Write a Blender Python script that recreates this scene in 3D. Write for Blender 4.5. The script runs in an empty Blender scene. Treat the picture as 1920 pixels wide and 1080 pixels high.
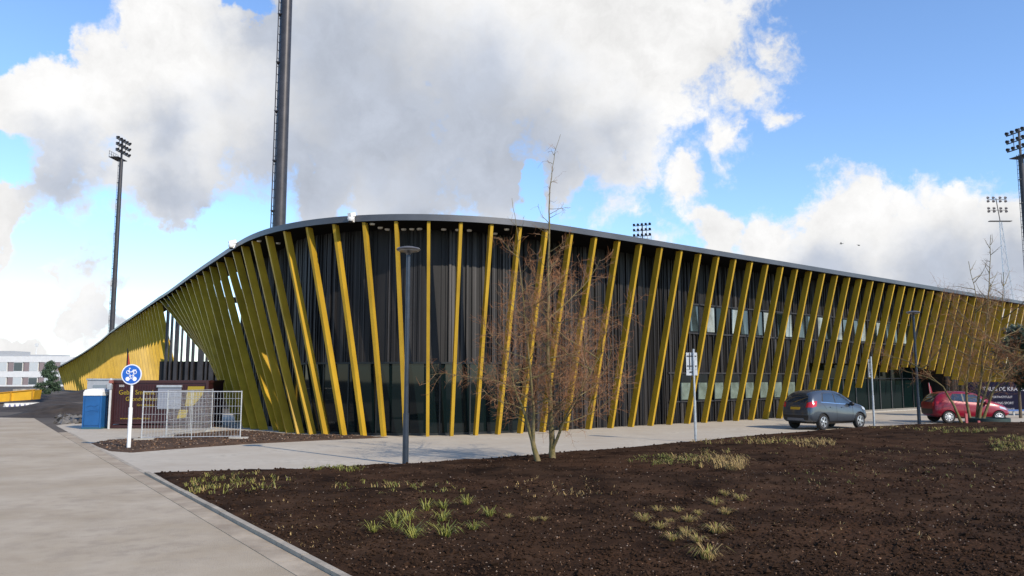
import bpy, bmesh, math, random
import numpy as np
from mathutils import Vector, Matrix, noise
from mathutils.bvhtree import BVHTree
R = math.radians
random.seed(7)
rng = np.random.default_rng(7)
sc = bpy.context.scene
col = sc.collection

# ------------------------------------------------------------------ camera model (metres, camera above origin, +Y ahead)
F, YH, CH, ZT = 1500.0, 709.0, 2.3, 8.45
PITCH = math.atan((YH - 540) / F)
def ray(px, py):
    u = (px - 960) / F; v = (540 - py) / F
    return Vector((u, math.cos(PITCH) - v * math.sin(PITCH), math.sin(PITCH) + v * math.cos(PITCH)))
def atz(px, py, z=0.0):
    r = ray(px, py); t = (z - CH) / r.z
    return Vector((r.x * t, r.y * t, z))
def aty(px, py, y):
    r = ray(px, py); t = y / r.y
    return Vector((r.x * t, y, CH + r.z * t))
def proj(p):
    c, s = math.cos(PITCH), math.sin(PITCH)
    d = p.y * c + (p.z - CH) * s; v = (p.z - CH) * c - p.y * s
    return 960 + F * p.x / d, 540 - F * v / d
cam = bpy.data.cameras.new('camera'); cam.lens = F / 1920 * 36; cam.sensor_width = 36
cam.clip_end = 4000; cam.clip_start = 0.05
camo = bpy.data.objects.new('camera', cam); col.objects.link(camo)
camo.location = (0, 0, CH); camo.rotation_euler = (math.pi / 2 + PITCH, 0, 0)
sc.camera = camo
sc.view_settings.view_transform = 'Standard'; sc.view_settings.look = 'None'
sc.view_settings.exposure = 0.33; sc.view_settings.gamma = 1.0

# ------------------------------------------------------------------ materials
MATS = {}
def mat(name, c, rough=0.6, metal=0.0, var=0.0, scale=4.0, bump=0.0, bscale=40.0, c2=None, spec=0.5, coat=0.0, detail=5.0, stretch=None):
    if name in MATS: return MATS[name]
    m = bpy.data.materials.new(name); m.use_nodes = True
    nt = m.node_tree; b = nt.nodes['Principled BSDF']
    b.inputs['Base Color'].default_value = (*c, 1); b.inputs['Roughness'].default_value = rough
    b.inputs['Metallic'].default_value = metal; b.inputs['Specular IOR Level'].default_value = spec
    if coat: b.inputs['Coat Weight'].default_value = coat; b.inputs['Coat Roughness'].default_value = 0.04
    if var or c2 or bump:
        tc = nt.nodes.new('ShaderNodeTexCoord'); vec = tc.outputs['Object']
        if stretch:
            mp = nt.nodes.new('ShaderNodeMapping'); mp.inputs['Scale'].default_value = stretch
            nt.links.new(vec, mp.inputs['Vector']); vec = mp.outputs['Vector']
    if var or c2:
        n = nt.nodes.new('ShaderNodeTexNoise'); n.inputs['Scale'].default_value = scale; n.inputs['Detail'].default_value = detail
        n.inputs['Roughness'].default_value = 0.62
        r = nt.nodes.new('ShaderNodeValToRGB')
        k2 = c2 if c2 else tuple(min(1, x * (1 + var)) for x in c)
        k1 = c if c2 else tuple(x * (1 - var) for x in c)
        r.color_ramp.elements[0].position = 0.34; r.color_ramp.elements[1].position = 0.66
        r.color_ramp.elements[0].color = (*k1, 1); r.color_ramp.elements[1].color = (*k2, 1)
        nt.links.new(vec, n.inputs['Vector']); nt.links.new(n.outputs['Fac'], r.inputs['Fac'])
        nt.links.new(r.outputs['Color'], b.inputs['Base Color'])
    if bump:
        n = nt.nodes.new('ShaderNodeTexNoise'); n.inputs['Scale'].default_value = bscale; n.inputs['Detail'].default_value = 6
        bp = nt.nodes.new('ShaderNodeBump'); bp.inputs['Strength'].default_value = bump; bp.inputs['Distance'].default_value = 0.02
        nt.links.new(vec, n.inputs['Vector']); nt.links.new(n.outputs['Fac'], bp.inputs['Height'])
        nt.links.new(bp.outputs['Normal'], b.inputs['Normal'])
    MATS[name] = m
    return m
gold = mat('gold_paint', (.40, .248, .022), .42, 0.0, .2, 1.1, .0, spec=.2, stretch=(1, 1, .35), detail=8)
clad2 = mat('charcoal_slat', (.019, .0168, .0165), .52, 0, .4, 2.2, spec=.45, stretch=(1.3, 1.3, .12)); clad3 = mat('grey_slat', (.034, .030, .029), .50, 0, .35, 2.2, spec=.6, stretch=(1.3, 1.3, .12))
clad = mat('black_cladding', (.010, .0090, .0090), .54, 0, .5, 2.2, spec=.34, stretch=(1.3, 1.3, .12))
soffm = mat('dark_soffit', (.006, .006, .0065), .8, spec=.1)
fasc = mat('grey_fascia', (.095, .097, .104), .42, .5, .12, .6)
darkm = mat('dark_metal', (.045, .042, .045), .42, .3, .2, 2)
framem = mat('black_frame', (.014, .017, .018), .4, .3)
egl = mat('entrance_glass', (.004, .010, .010), .05, 0, spec=.05)
glassm = mat('dark_glass', (.004, .009, .010), .03, 0, spec=.32)
paleg = mat('blind_pane', (.125, .16, .14), .12, 0, .35, 1.5, spec=.5)
upg = mat('upper_blind', (.24, .275, .27), .1, 0, .3, 1.5, spec=.7)
skyg = mat('tinted_pane', (.03, .045, .05), .03, .0, .5, .9, spec=.8)
white = mat('white_paint', (.72, .72, .70), .45, 0, .06, 3)
dwhite = mat('dull_white', (.55, .56, .55), .55, 0, .15, 2)
galv = mat('galvanised', (.52, .53, .53), .42, .55, .15, 12)
alu = mat('aluminium', (.48, .49, .50), .4, .6, .15, 6)
conc = mat('concrete', (.36, .34, .30), .85, 0, .2, 5, .3, 60)
lampm = mat('lamp_post_paint', (.035, .045, .062), .35, .3, .15, 3)
black = mat('black_plastic', (.012, .012, .013), .5)
rubber = mat('rubber', (.014, .014, .015), .8)
chrome = mat('chrome', (.62, .63, .65), .15, 1.0)
silver = mat('alloy', (.55, .56, .57), .3, .7)

# ------------------------------------------------------------------ mesh helpers
class MB:
    def __init__(s): s.v = []; s.f = []; s.m = []
    def add(s, vs, fs, mi=0):
        o = len(s.v); s.v += [tuple(p) for p in vs]
        for f in fs: s.f.append(tuple(i + o for i in f)); s.m.append(mi)
    def hexa(s, p, mi=0):            # 8 points: bottom 4 (ccw), top 4
        s.add(p, [(3, 2, 1, 0), (4, 5, 6, 7), (0, 1, 5, 4), (1, 2, 6, 5), (2, 3, 7, 6), (3, 0, 4, 7)], mi)
    def box(s, c, d, rz=0.0, mi=0, M=None):
        x, y, z = d[0] / 2, d[1] / 2, d[2] / 2
        p = [Vector(q) for q in ((-x, -y, -z), (x, -y, -z), (x, y, -z), (-x, y, -z), (-x, -y, z), (x, -y, z), (x, y, z), (-x, y, z))]
        T = Matrix.Translation(Vector(c)) @ (M if M is not None else Matrix.Rotation(rz, 4, 'Z'))
        s.hexa([T @ q for q in p], mi)
    def tube(s, pts, rad, n=6, mi=0, cap=True):
        pts = [Vector(p) for p in pts]; k = len(pts)
        if not hasattr(rad, '__len__'): rad = [rad] * k
        o = len(s.v); a = None
        for i in range(k):
            t = (pts[min(i + 1, k - 1)] - pts[max(i - 1, 0)])
            t = t.normalized() if t.length > 1e-9 else Vector((0, 0, 1))
            if a is None:
                a = Vector((1, 0, 0)) if abs(t.x) < .8 else Vector((0, 1, 0))
            a = (a - t * a.dot(t)); a = a.normalized() if a.length > 1e-6 else t.orthogonal().normalized()
            b = t.cross(a)
            for j in range(n):
                w = 2 * math.pi * j / n
                s.v.append(tuple(pts[i] + (a * math.cos(w) + b * math.sin(w)) * rad[i]))
        for i in range(k - 1):
            for j in range(n):
                s.f.append((o + i * n + j, o + i * n + (j + 1) % n, o + (i + 1) * n + (j + 1) % n, o + (i + 1) * n + j)); s.m.append(mi)
        if cap:
            s.f.append(tuple(o + j for j in range(n))[::-1]); s.m.append(mi)
            s.f.append(tuple(o + (k - 1) * n + j for j in range(n))); s.m.append(mi)
    def lathe(s, prof, n=24, M=None, mi=0):   # profile of (r, z) about Z
        o = len(s.v); M = M if M is not None else Matrix.Identity(4)
        for r, z in prof:
            for j in range(n):
                w = 2 * math.pi * j / n; s.v.append(tuple(M @ Vector((r * math.cos(w), r * math.sin(w), z))))
        for i in range(len(prof) - 1):
            for j in range(n):
                s.f.append((o + i * n + j, o + i * n + (j + 1) % n, o + (i + 1) * n + (j + 1) % n, o + (i + 1) * n + j)); s.m.append(mi)
        s.f.append(tuple(o + j for j in range(n))[::-1]); s.m.append(mi)
        s.f.append(tuple(o + (len(prof) - 1) * n + j for j in range(n))); s.m.append(mi)
    def build(s, name, mats, parent=None, smooth=False):
        me = bpy.data.meshes.new(name); me.from_pydata(s.v, [], s.f)
        if not isinstance(mats, (list, tuple)): mats = [mats]
        for m in mats: me.materials.append(m)
        if len(mats) > 1: me.polygons.foreach_set('material_index', s.m)
        if smooth: me.polygons.foreach_set('use_smooth', [True] * len(s.f))
        me.update()
        return link(name, me, parent)
def link(name, me, parent=None):
    o = bpy.data.objects.new(name, me); col.objects.link(o)
    if parent is not None:
        o.parent = parent; o.matrix_parent_inverse = Matrix.Identity(4)
    return o
def tag(o, label, cat, group=None, kind=None):
    if label: o['label'] = label
    if cat: o['category'] = cat
    if group: o['group'] = group
    if kind: o['kind'] = kind
    return o
def thing(name, label, cat, loc=(0, 0, 0), rz=0.0, group=None):
    o = bpy.data.objects.new(name, None); col.objects.link(o); o.empty_display_size = .2
    o.location = loc; o.rotation_euler = (0, 0, rz)
    return tag(o, label, cat, group)
def copy_tree(o, parent=None):
    c = o.copy(); col.objects.link(c)
    if parent is not None: c.parent = parent
    for ch in list(o.children): copy_tree(ch, c)
    return c
def shade(o, ang=35):
    me = o.data
    me.polygons.foreach_set('use_smooth', [True] * len(me.polygons))
    bm = bmesh.new(); bm.from_mesh(me)
    for e in bm.edges:
        if len(e.link_faces) == 2 and e.calc_face_angle(0) > R(ang): e.smooth = False
    bm.to_mesh(me); bm.free(); return o
def text_mesh(name, body, size, m, parent, loc, rot, align='LEFT', extrude=.003, sx=1.0):
    cu = bpy.data.curves.new(name, 'FONT'); cu.body = body; cu.size = size; cu.extrude = extrude; cu.align_x = align
    t = bpy.data.objects.new(name, cu); col.objects.link(t)
    dg = bpy.context.evaluated_depsgraph_get(); dg.update()
    me = bpy.data.meshes.new_from_object(t.evaluated_get(dg)); bpy.data.objects.remove(t)
    me.materials.clear(); me.materials.append(m)
    o = link(name, me, parent); o.location = loc; o.rotation_euler = rot; o.scale = (sx, 1, 1)
    return o
def struct(name, mb, m, smooth=False):
    o = mb.build(name, m, None, smooth); o['kind'] = 'structure'; return o

# ------------------------------------------------------------------ sun and sky
SUN_AZ = Vector((.70, -.71, 0)).normalized(); SUN_EL = R(34)
sd = Vector((SUN_AZ.x * math.cos(SUN_EL), SUN_AZ.y * math.cos(SUN_EL), math.sin(SUN_EL)))
sl = bpy.data.lights.new('sun', 'SUN'); sl.energy = 4.0; sl.angle = R(.5); sl.color = (1, .885, .73)
so = bpy.data.objects.new('sun', sl); col.objects.link(so); so.location = sd * 60
so.rotation_euler = sd.to_track_quat('Z', 'Y').to_euler()

w = bpy.data.worlds.new('World'); sc.world = w; w.use_nodes = True
nt = w.node_tree; nt.nodes.clear(); N = nt.nodes.new; L = nt.links.new
out = N('ShaderNodeOutputWorld'); sky = N('ShaderNodeTexSky'); sky.sky_type = 'NISHITA'; sky.sun_disc = False
sky.sun_elevation = SUN_EL; sky.sun_rotation = math.atan2(SUN_AZ.x, SUN_AZ.y)
sky.air_density = 1.0; sky.dust_density = 0.05; sky.ozone_density = 2.2; sky.altitude = 0
bg1 = N('ShaderNodeBackground'); bg1.inputs['Strength'].default_value = .135
tint = N('ShaderNodeVectorMath'); tint.operation = 'MULTIPLY'; L(sky.outputs['Color'], tint.inputs[0]); tint.inputs[1].default_value = (1.06, 1.2, 1.40)
L(tint.outputs['Vector'], bg1.inputs['Color'])
tc = N('ShaderNodeTexCoord'); D = tc.outputs['Generated']
def vnode(op, a, b=None, out_='Vector'):
    n = N('ShaderNodeVectorMath'); n.operation = op
    for i, x in enumerate((a, b)):
        if x is None: continue
        if hasattr(x, 'is_linked'): L(x, n.inputs[i])
        else: n.inputs[i].default_value = x
    return n.outputs[out_]
def mnode(op, a, b=None, c=None, clamp=False):
    n = N('ShaderNodeMath'); n.operation = op; n.use_clamp = clamp
    for i, x in enumerate((a, b, c)):
        if x is None: continue
        if hasattr(x, 'is_linked'): L(x, n.inputs[i])
        else: n.inputs[i].default_value = x
    return n.outputs[0]
def nz(vec, scale, detail, rough=.55, lac=2.0):
    n = N('ShaderNodeTexNoise'); n.inputs['Scale'].default_value = scale; n.inputs['Detail'].default_value = detail
    n.inputs['Roughness'].default_value = rough; n.inputs['Lacunarity'].default_value = lac
    L(vec, n.inputs['Vector']); return n.outputs
def smooth(x, a, b):
    n = N('ShaderNodeMapRange'); n.interpolation_type = 'SMOOTHSTEP'
    L(x, n.inputs[0]); n.inputs[1].default_value = a; n.inputs[2].default_value = b
    return n.outputs[0]
# warp the direction a little so cloud outlines billow
nw = nz(D, 9.0, 6, .6)
off = vnode('SUBTRACT', nw[1], (.5, .5, .5))
warp = N('ShaderNodeVectorMath'); warp.operation = 'SCALE'; L(off, warp.inputs[0]); warp.inputs['Scale'].default_value = .13
DW = vnode('ADD', D, warp.outputs['Vector'])
def blobs(lst, src):
    acc = None
    for b in lst:
        px, py, r = b[:3]; wgt = b[3] if len(b) > 3 else 1.0
        d = ray(px, py).normalized()
        dist = vnode('DISTANCE', src, tuple(d), 'Value')
        v = mnode('MULTIPLY_ADD', dist, -wgt * F / r, wgt)
        if acc is None: acc = v
        else:
            n = N('ShaderNodeMath'); n.operation = 'SMOOTH_MAX'; L(acc, n.inputs[0]); L(v, n.inputs[1]); n.inputs[2].default_value = .25
            acc = n.outputs[0]
    return acc
cl = [(30, 240, 125), (200, 160, 145), (340, 80, 170), (335, 250, 190), (520, 180, 260), (700, 60, 290), (720, 300, 200),
      (950, 120, 330), (1140, 90, 265), (1110, 220, 175), (1290, 90, 150), (930, 330, 120), (1400, 20, 90, .5), (1455, 85, 95, .55),
      (1385, 165, 100, .6), (580, 370, 95), (1060, 340, 75), (30, 405, 85), (130, 320, 120, .6), (300, 340, 110, .8), (250, 440, 80, .25), (400, 380, 90, .5),
      (110, 512, 62, .55), (190, 505, 50, .4), (175, 600, 75, .75), (40, 660, 90, .9), (270, 650, 80, .5), (800, 390, 120, .8),
      (1340, 430, 75), (1440, 450, 85), (1580, 425, 95), (1640, 460, 110), (1760, 450, 100), (1880, 440, 100), (1550, 530, 130), (1750, 540, 150), (1900, 540, 140),
      (1230, 455, 60, .35), (1287, 347, 60, .62), (1365, 275, 70, .45), (1450, 230, 40, .5), (1160, 395, 60, .3), (1720, 375, 50, .45), 
      (-700, 500, 250)]
den = blobs(cl, DW)
def bdir(az, el): return Vector((math.sin(R(az)) * math.cos(R(el)), math.cos(R(az)) * math.cos(R(el)), math.sin(R(el))))
for az, el, r in ((105, 14, 280), (150, 10, 220)):  # clouds out of view, added for their ambient light
    dist = vnode('DISTANCE', DW, tuple(bdir(az, el)), 'Value')
    v = mnode('MULTIPLY_ADD', dist, -F / r, 1.0)
    den = mnode('MAXIMUM', den, v)
hb = blobs([(25, 290, 60), (470, -5, 45), (90, 455, 60), (320, 480, 75), (440, 445, 70), (1000, 365, 45), (60, 565, 55), (290, 560, 70), (0, 60, 80)], DW)
den = mnode('SUBTRACT', den, mnode('MULTIPLY', mnode('MAXIMUM', hb, 0.0), 1.3))
n1 = nz(D, 7.0, 9, .58)[0]; n2 = nz(DW, 26.0, 8, .6)[0]
den = mnode('ADD', den, mnode('MULTIPLY_ADD', n1, 1.25, -.62))
den = mnode('ADD', den, mnode('MULTIPLY_ADD', n2, .75, -.375))
n3 = nz(D, 70.0, 6, .6)[0]
den = mnode('ADD', den, mnode('MULTIPLY_ADD', n3, .3, -.15))
alpha = smooth(den, .10, .46)
gb = [(620, 100, 190), (700, 230, 260), (880, 260, 260), (1000, 290, 200), (560, 330, 180), (140, 335, 105, .8), (330, 355, 100, .8), (500, 60, 90),
      (230, 450, 100, .7), (400, 400, 100, .8), (300, 250, 90, .7), (420, 200, 70, .4), (1150, 260, 100, .6), (1560, 560, 120), (1760, 540, 130), (1900, 520, 110), (1480, 520, 60, .7), (250, 640, 80, .5),
      (800, 420, 140), (1700, 480, 60, .5)]
g = blobs(gb, DW)
g = mnode('ADD', g, mnode('MULTIPLY_ADD', n1, .7, -.35))
g = mnode('ADD', g, mnode('MULTIPLY_ADD', n2, .3, -.15))
g = smooth(g, -.05, .75)
mx = N('ShaderNodeMix'); mx.data_type = 'RGBA'; L(g, mx.inputs[0])
mx.inputs[6].default_value = (.98, .975, .97, 1); mx.inputs[7].default_value = (.56, .61, .71, 1)
# thin wisps inside the bright cloud
mv = mnode('ADD', mnode('MULTIPLY_ADD', n2, .35, .72), mnode('MULTIPLY', smooth(n1, .35, .65), .14))
sc_ = N('ShaderNodeVectorMath'); sc_.operation = 'SCALE'; L(mx.outputs[2], sc_.inputs[0]); L(mv, sc_.inputs['Scale'])
bg2 = N('ShaderNodeBackground'); L(sc_.outputs[0], bg2.inputs['Color']); bg2.inputs['Strength'].default_value = .78
ms = N('ShaderNodeMixShader'); L(alpha, ms.inputs[0]); L(bg1.outputs[0], ms.inputs[1]); L(bg2.outputs[0], ms.inputs[2])
L(ms.outputs[0], out.inputs['Surface'])

# ------------------------------------------------------------------ ground
def sheet(name, pts, z, m):
    bm = bmesh.new(); vs = [bm.verts.new((p[0], p[1], z)) for p in pts]; bm.faces.new(vs)
    bmesh.ops.triangulate(bm, faces=bm.faces[:]); bmesh.ops.recalc_face_normals(bm, faces=bm.faces[:])
    if sum(f.normal.z for f in bm.faces) < 0: bmesh.ops.reverse_faces(bm, faces=bm.faces[:])
    me = bpy.data.meshes.new(name); bm.to_mesh(me); bm.free(); me.materials.append(m)
    o = link(name, me); o['kind'] = 'structure'; return o
KD = Vector((-.56, .828, 0)).normalized(); K0 = Vector((-2.12, 9.68, 0)); KN = Vector((KD.y, -KD.x, 0))   # kerb line; KN points to the bed
def kerb_at(t, off=0): return K0 + KD * t + KN * off
gm = mat('earth_ground', (.075, .058, .042), .95, 0, .4, .35, .4, 8)
sheet('ground', [(-1500, -300), (1500, -300), (1500, 2500), (-1500, 2500)], -.012, gm)
roadm = mat('dusty_road', (.33, .262, .175), .88, 0, .0, .42, .45, 55, c2=(.435, .365, .272), detail=11)
sheet('road', [kerb_at(-15, -.34)[:2], kerb_at(45, -.34)[:2], kerb_at(52, -6)[:2], kerb_at(50, -30)[:2], kerb_at(-15, -34)[:2]], .004, roadm)
pavm = mat('pale_paving', (.39, .335, .26), .85, 0, .0, .5, .25, 70, c2=(.48, .43, .345), detail=8)
sheet('pavement', [kerb_at(-3, .05)[:2], kerb_at(36, .05)[:2], (-24, 48), (-10, 60), (60, 110), (110, 90), (70, 30), (20, 5)], .000, pavm)
# gutter strip and kerb
gut = MB(); kb = MB()
t = -15.0
while t < 30:
    l = 1.0
    if not (16.2 < t < 24.6 and False):
        drop = .075 if t > 11.5 else 0.0
        a, b = kerb_at(t + .006), kerb_at(t + l - .006); h = .065 - drop * .7 + random.uniform(-.004, .004)
        kb.hexa([a - Vector((0, 0, .1)), b - Vector((0, 0, .1)), b + KN * .10 - Vector((0, 0, .1)), a + KN * .10 - Vector((0, 0, .1)),
                 a + Vector((0, 0, h)), b + Vector((0, 0, h)), b + KN * .10 + Vector((0, 0, h)), a + KN * .10 + Vector((0, 0, h))])
    a, b = kerb_at(t + .004, -.34), kerb_at(t + l - .004, -.34)
    gut.hexa([p + Vector((0, 0, z)) for z in (-.08, .012) for p in (a, b, b + KN * .335, a + KN * .335)])
    t += l
struct('kerb', kb, mat('kerb_concrete', (.33, .285, .22), .85, 0, .22, 3, .3, 50))
struct('gutter', gut, mat('gutter_dirt', (.25, .195, .135), .9, 0, 0, 1.3, .4, 50, c2=(.42, .345, .25), detail=8))

# soil bed ------------------------------------------------------------
up_px = [(288, 887), (420, 883), (560, 880), (680, 875), (760, 870), (900, 861), (1040, 851), (1170, 840), (1300, 828), (1390, 819), (1480, 811.5), (1600, 803.5), (1720, 797.5)]
bed_up = [atz(*p) for p in up_px] + [Vector((22.5, 40.9, 0)), Vector((26, 41.4, 0)), Vector((33, 44, 0)), Vector((60, 60, 0))]
bed_poly = [kerb_at(-30, .12), *[kerb_at(t_, .12) for t_ in (-20, -8, 0, 8)], *bed_up, Vector((62, 2, 0)), Vector((30, -10, 0))]
strip_px = [(168, 832), (205, 846), (246, 849), (330, 842), (460, 833), (600, 826), (728, 820.5), (640, 817), (560, 815), (505, 811), (450, 808.5), (380, 812), (270, 823), (200, 826)]
strip_poly = [atz(*p) for p in strip_px]
def sdist(P, poly):                      # signed distance, positive inside
    P = np.asarray(P, float); V = np.array([(p[0], p[1]) for p in poly]); d = np.full(len(P), 1e9); ins = np.zeros(len(P), bool)
    for i in range(len(V)):
        a, b = V[i], V[(i + 1) % len(V)]; e = b - a; wv = P - a
        tt = np.clip((wv @ e) / (e @ e), 0, 1); d = np.minimum(d, np.linalg.norm(wv - tt[:, None] * e, axis=1))
        c = ((a[1] > P[:, 1]) != (b[1] > P[:, 1])) & (P[:, 0] < (b[0] - a[0]) * (P[:, 1] - a[1]) / (b[1] - a[1] + 1e-12) + a[0]); ins ^= c
    return np.where(ins, d, -d)
def lump(x, y, amp=1.0):
    v = Vector((x, y, 0))
    return amp * (.05 * noise.noise(v * .8) + .035 * noise.noise(v * 2.6 + Vector((9, 3, 0))) + .022 * noise.noise(v * 7 + Vector((1, 5, 0))) + .012 * abs(noise.noise(v * 17)))
def bed_base(x, y): return .34 * math.exp(-(((x - 24) / 9) ** 2 + ((y - 33) / 6.5) ** 2)) + .10 * math.exp(-(((x - 6) / 9) ** 2 + ((y - 19) / 6) ** 2))
def bed_h(x, y, d=None):
    if d is None: d = sdist([(x, y)], bed_poly)[0]
    k = max(-1, min(1, d / .5))
    return (.05 + bed_base(x, y) * min(1, max(0, d) / 2.5) + lump(x, y)) * max(0, k) + (.015 if d > 0 else d * .6)
def strip_h(x, y, d=None):
    if d is None: d = sdist([(x, y)], strip_poly)[0]
    k = max(0, min(1, d / .35))
    return (.05 + lump(x, y, .8)) * k + (.012 if d > 0 else d * .6)
def gridmesh(name, xs, ys, poly, hf, m, lim=-.35):
    X, Y = np.meshgrid(xs, ys); P = np.stack([X.ravel(), Y.ravel()], 1); d = sdist(P, poly)
    idx = -np.ones(len(P), int); keep = d > lim; idx[keep] = np.arange(keep.sum())
    verts = [(p[0], p[1], hf(p[0], p[1], dd)) for p, dd in zip(P[keep], d[keep])]
    nx = len(xs); faces = []
    I = idx.reshape(len(ys), nx)
    A, B, C, E_ = I[:-1, :-1], I[:-1, 1:], I[1:, 1:], I[1:, :-1]
    ok = (A >= 0) & (B >= 0) & (C >= 0) & (E_ >= 0)
    faces = np.stack([A[ok], B[ok], C[ok], E_[ok]], 1).tolist()
    me = bpy.data.meshes.new(name); me.from_pydata(verts, [], faces); me.materials.append(m)
    me.polygons.foreach_set('use_smooth', [True] * len(faces)); me.update()
    o = link(name, me); o['kind'] = 'structure'; return o
def steps(a, segs):
    r = [a]
    for b, s in segs:
        n = max(1, int(round((b - r[-1]) / s))); st = (b - r[-1]) / n; x0 = r[-1]
        r += [x0 + st * (i + 1) for i in range(n)]
    return np.array(r)
soilm = mat('dark_soil', (.012, .0072, .0048), .97, 0, 0, .9, 1.0, 22, c2=(.060, .034, .020), detail=9, spec=.03)
def enrich(m, red, k, s1=.28, s2=34):                      # broad drifts of redder mulch over the dark soil, plus fine flecks
    t = m.node_tree; b = t.nodes['Principled BSDF']; src = b.inputs['Base Color'].links[0].from_socket; tc = [n for n in t.nodes if n.type == 'TEX_COORD'][0].outputs['Object']
    n = t.nodes.new('ShaderNodeTexNoise'); n.inputs['Scale'].default_value = s1; n.inputs['Detail'].default_value = 6; t.links.new(tc, n.inputs['Vector'])
    f = t.nodes.new('ShaderNodeTexNoise'); f.inputs['Scale'].default_value = s2; f.inputs['Detail'].default_value = 3; t.links.new(tc, f.inputs['Vector'])
    rp = t.nodes.new('ShaderNodeMapRange'); rp.inputs[1].default_value = .46; rp.inputs[2].default_value = .64; t.links.new(n.outputs['Fac'], rp.inputs[0])
    rf = t.nodes.new('ShaderNodeMapRange'); rf.inputs[1].default_value = .48; rf.inputs[2].default_value = .66; t.links.new(f.outputs['Fac'], rf.inputs[0])
    mu = t.nodes.new('ShaderNodeMath'); mu.operation = 'MULTIPLY'; mk = t.nodes.new('ShaderNodeMath'); mk.operation = 'MULTIPLY'; mk.inputs[1].default_value = k; t.links.new(rp.outputs[0], mu.inputs[0]); t.links.new(rf.outputs[0], mu.inputs[1]); t.links.new(mu.outputs[0], mk.inputs[0])
    mx_ = t.nodes.new('ShaderNodeMix'); mx_.data_type = 'RGBA'; t.links.new(mk.outputs[0], mx_.inputs[0]); t.links.new(src, mx_.inputs[6]); mx_.inputs[7].default_value = (*red, 1)
    t.links.new(mx_.outputs[2], b.inputs['Base Color'])
enrich(soilm, (.085, .040, .020), 1); enrich(roadm, (.23, .185, .135), .45, .22, 3); enrich(roadm, (.20, .165, .125), .55, 1.3, 70); enrich(pavm, (.29, .25, .20), .6, .5, 4)
gridmesh('soil_bed', steps(-10.5, [(10, .1), (28, .2), (62, .8)]), steps(-10, [(4, .6), (17, .085), (30, .15), (44, .22), (60, .8)]), bed_poly, bed_h, soilm)
gridmesh('soil_strip', steps(-18, [(-4, .12)]), steps(24, [(34.6, .1)]), strip_poly, strip_h,
         mat('brown_soil', (.05, .031, .02), .97, 0, 0, 1.5, 1.0, 22, c2=(.10, .062, .04), detail=9, spec=.15))

# clods, chips and pebbles on the soil
cm = MB()
def clod(mb, p, s, mi):
    q = [Vector(v) * s * random.uniform(.6, 1.3) for v in ((1, 0, 0), (-1, 0, 0), (0, 1, 0), (0, -1, 0), (0, 0, .7), (0, 0, -.7))]
    M = Matrix.Rotation(random.uniform(0, 6.28), 3, 'Z') @ Matrix.Rotation(random.uniform(-.7, .7), 3, 'X')
    mb.add([Vector(p) + M @ v for v in q], [(0, 2, 4), (2, 1, 4), (1, 3, 4), (3, 0, 4), (2, 0, 5), (1, 2, 5), (3, 1, 5), (0, 3, 5)], mi)
n = 0
pts = []
for _ in range(34000):
    px, py = random.uniform(280, 1990), 800 + 330 * random.random() ** .8
    p = atz(px, py)
    if p.y < 60: pts.append((p.x, p.y))
dd = sdist(pts, bed_poly)
for (x, y), d in zip(pts, dd):
    if d < .12: continue
    k = random.random(); patch = noise.noise(Vector((x * .5, y * .5, 3)))
    if k > .62 + patch * .5 and k < .9: continue
    mi = 0 if k < .74 else (1 if k < .955 else 2)
    s = (random.uniform(.008, .03) if mi == 0 else random.uniform(.005, .014)) * (1 + y / 60) * (1 if random.random() < .95 else 1.8)
    clod(cm, (x, y, bed_h(x, y, d) + s * .25), s, mi)
pts = [(atz(random.uniform(168, 728), random.uniform(809, 849))) for _ in range(1800)]
for p, d in zip(pts, sdist([(p.x, p.y) for p in pts], strip_poly)):
    if d > .1:
        s = random.uniform(.015, .045); clod(cm, (p.x, p.y, strip_h(p.x, p.y, d) + s * .2), s, random.choice((0, 1, 1, 2)))
o = cm.build('soil_clods', [mat('clod', (.032, .018, .011), .95, 0, .4, 9, spec=.05), mat('bark_chip', (.19, .105, .055), .9, 0, .3, 9), mat('pebble', (.20, .15, .11), .85, 0, .3, 9)])
tag(o, 'loose clods, bark chips and pale pebbles on the dark soil', 'soil clods', kind='stuff')

# ------------------------------------------------------------------ grass
def blade(mb, p, h, lean, az, wdt, mi=0):
    d = Vector((math.cos(az), math.sin(az), 0)); s = Vector((-d.y, d.x, 0)) * wdt
    P = [Vector(p), Vector(p) + d * lean * .25 + Vector((0, 0, h * .55)), Vector(p) + d * lean * .65 + Vector((0, 0, h * .92)), Vector(p) + d * lean * 1.15 + Vector((0, 0, h * (1.0 - lean / (h + .01) * .35)))]
    vs = [P[0] - s, P[0] + s, P[1] - s, P[1] + s, P[2] - s * .7, P[2] + s * .7, P[3]]
    mb.add(vs, [(0, 1, 3, 2), (2, 3, 5, 4), (4, 5, 6)], mi)
green = mat('grass_green', (.12, .14, .022), .6, 0, .35, 8); lgreen = mat('grass_lime', (.24, .235, .04), .6, 0, .3, 8)
dry = mat('grass_straw', (.36, .25, .09), .75, 0, .3, 8); dry2 = mat('grass_dry', (.22, .145, .06), .8, 0, .3, 8)
def tuft_mesh(name, n, h, spread, mats, wdt):
    mb = MB()
    for _ in range(n):
        az = random.uniform(0, 6.28); hh = h * random.uniform(.45, 1.1); r = random.uniform(0, spread * .3)
        blade(mb, (r * math.cos(az), r * math.sin(az), -.01), hh, hh * random.uniform(.7, 1.7), az + random.uniform(-.5, .5), wdt * random.uniform(.6, 1.2), random.randrange(len(mats)))
    me_o = mb.build(name, mats); me = me_o.data; bpy.data.objects.remove(me_o); return me
gt = [tuft_mesh('grass_tuft', 40, .20, .26, [green, lgreen, lgreen], .0058) for _ in range(4)]
yt = [tuft_mesh('straw_tuft', 95, .14, .2, [dry, dry, lgreen, dry2], .0035) for _ in range(4)]
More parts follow.
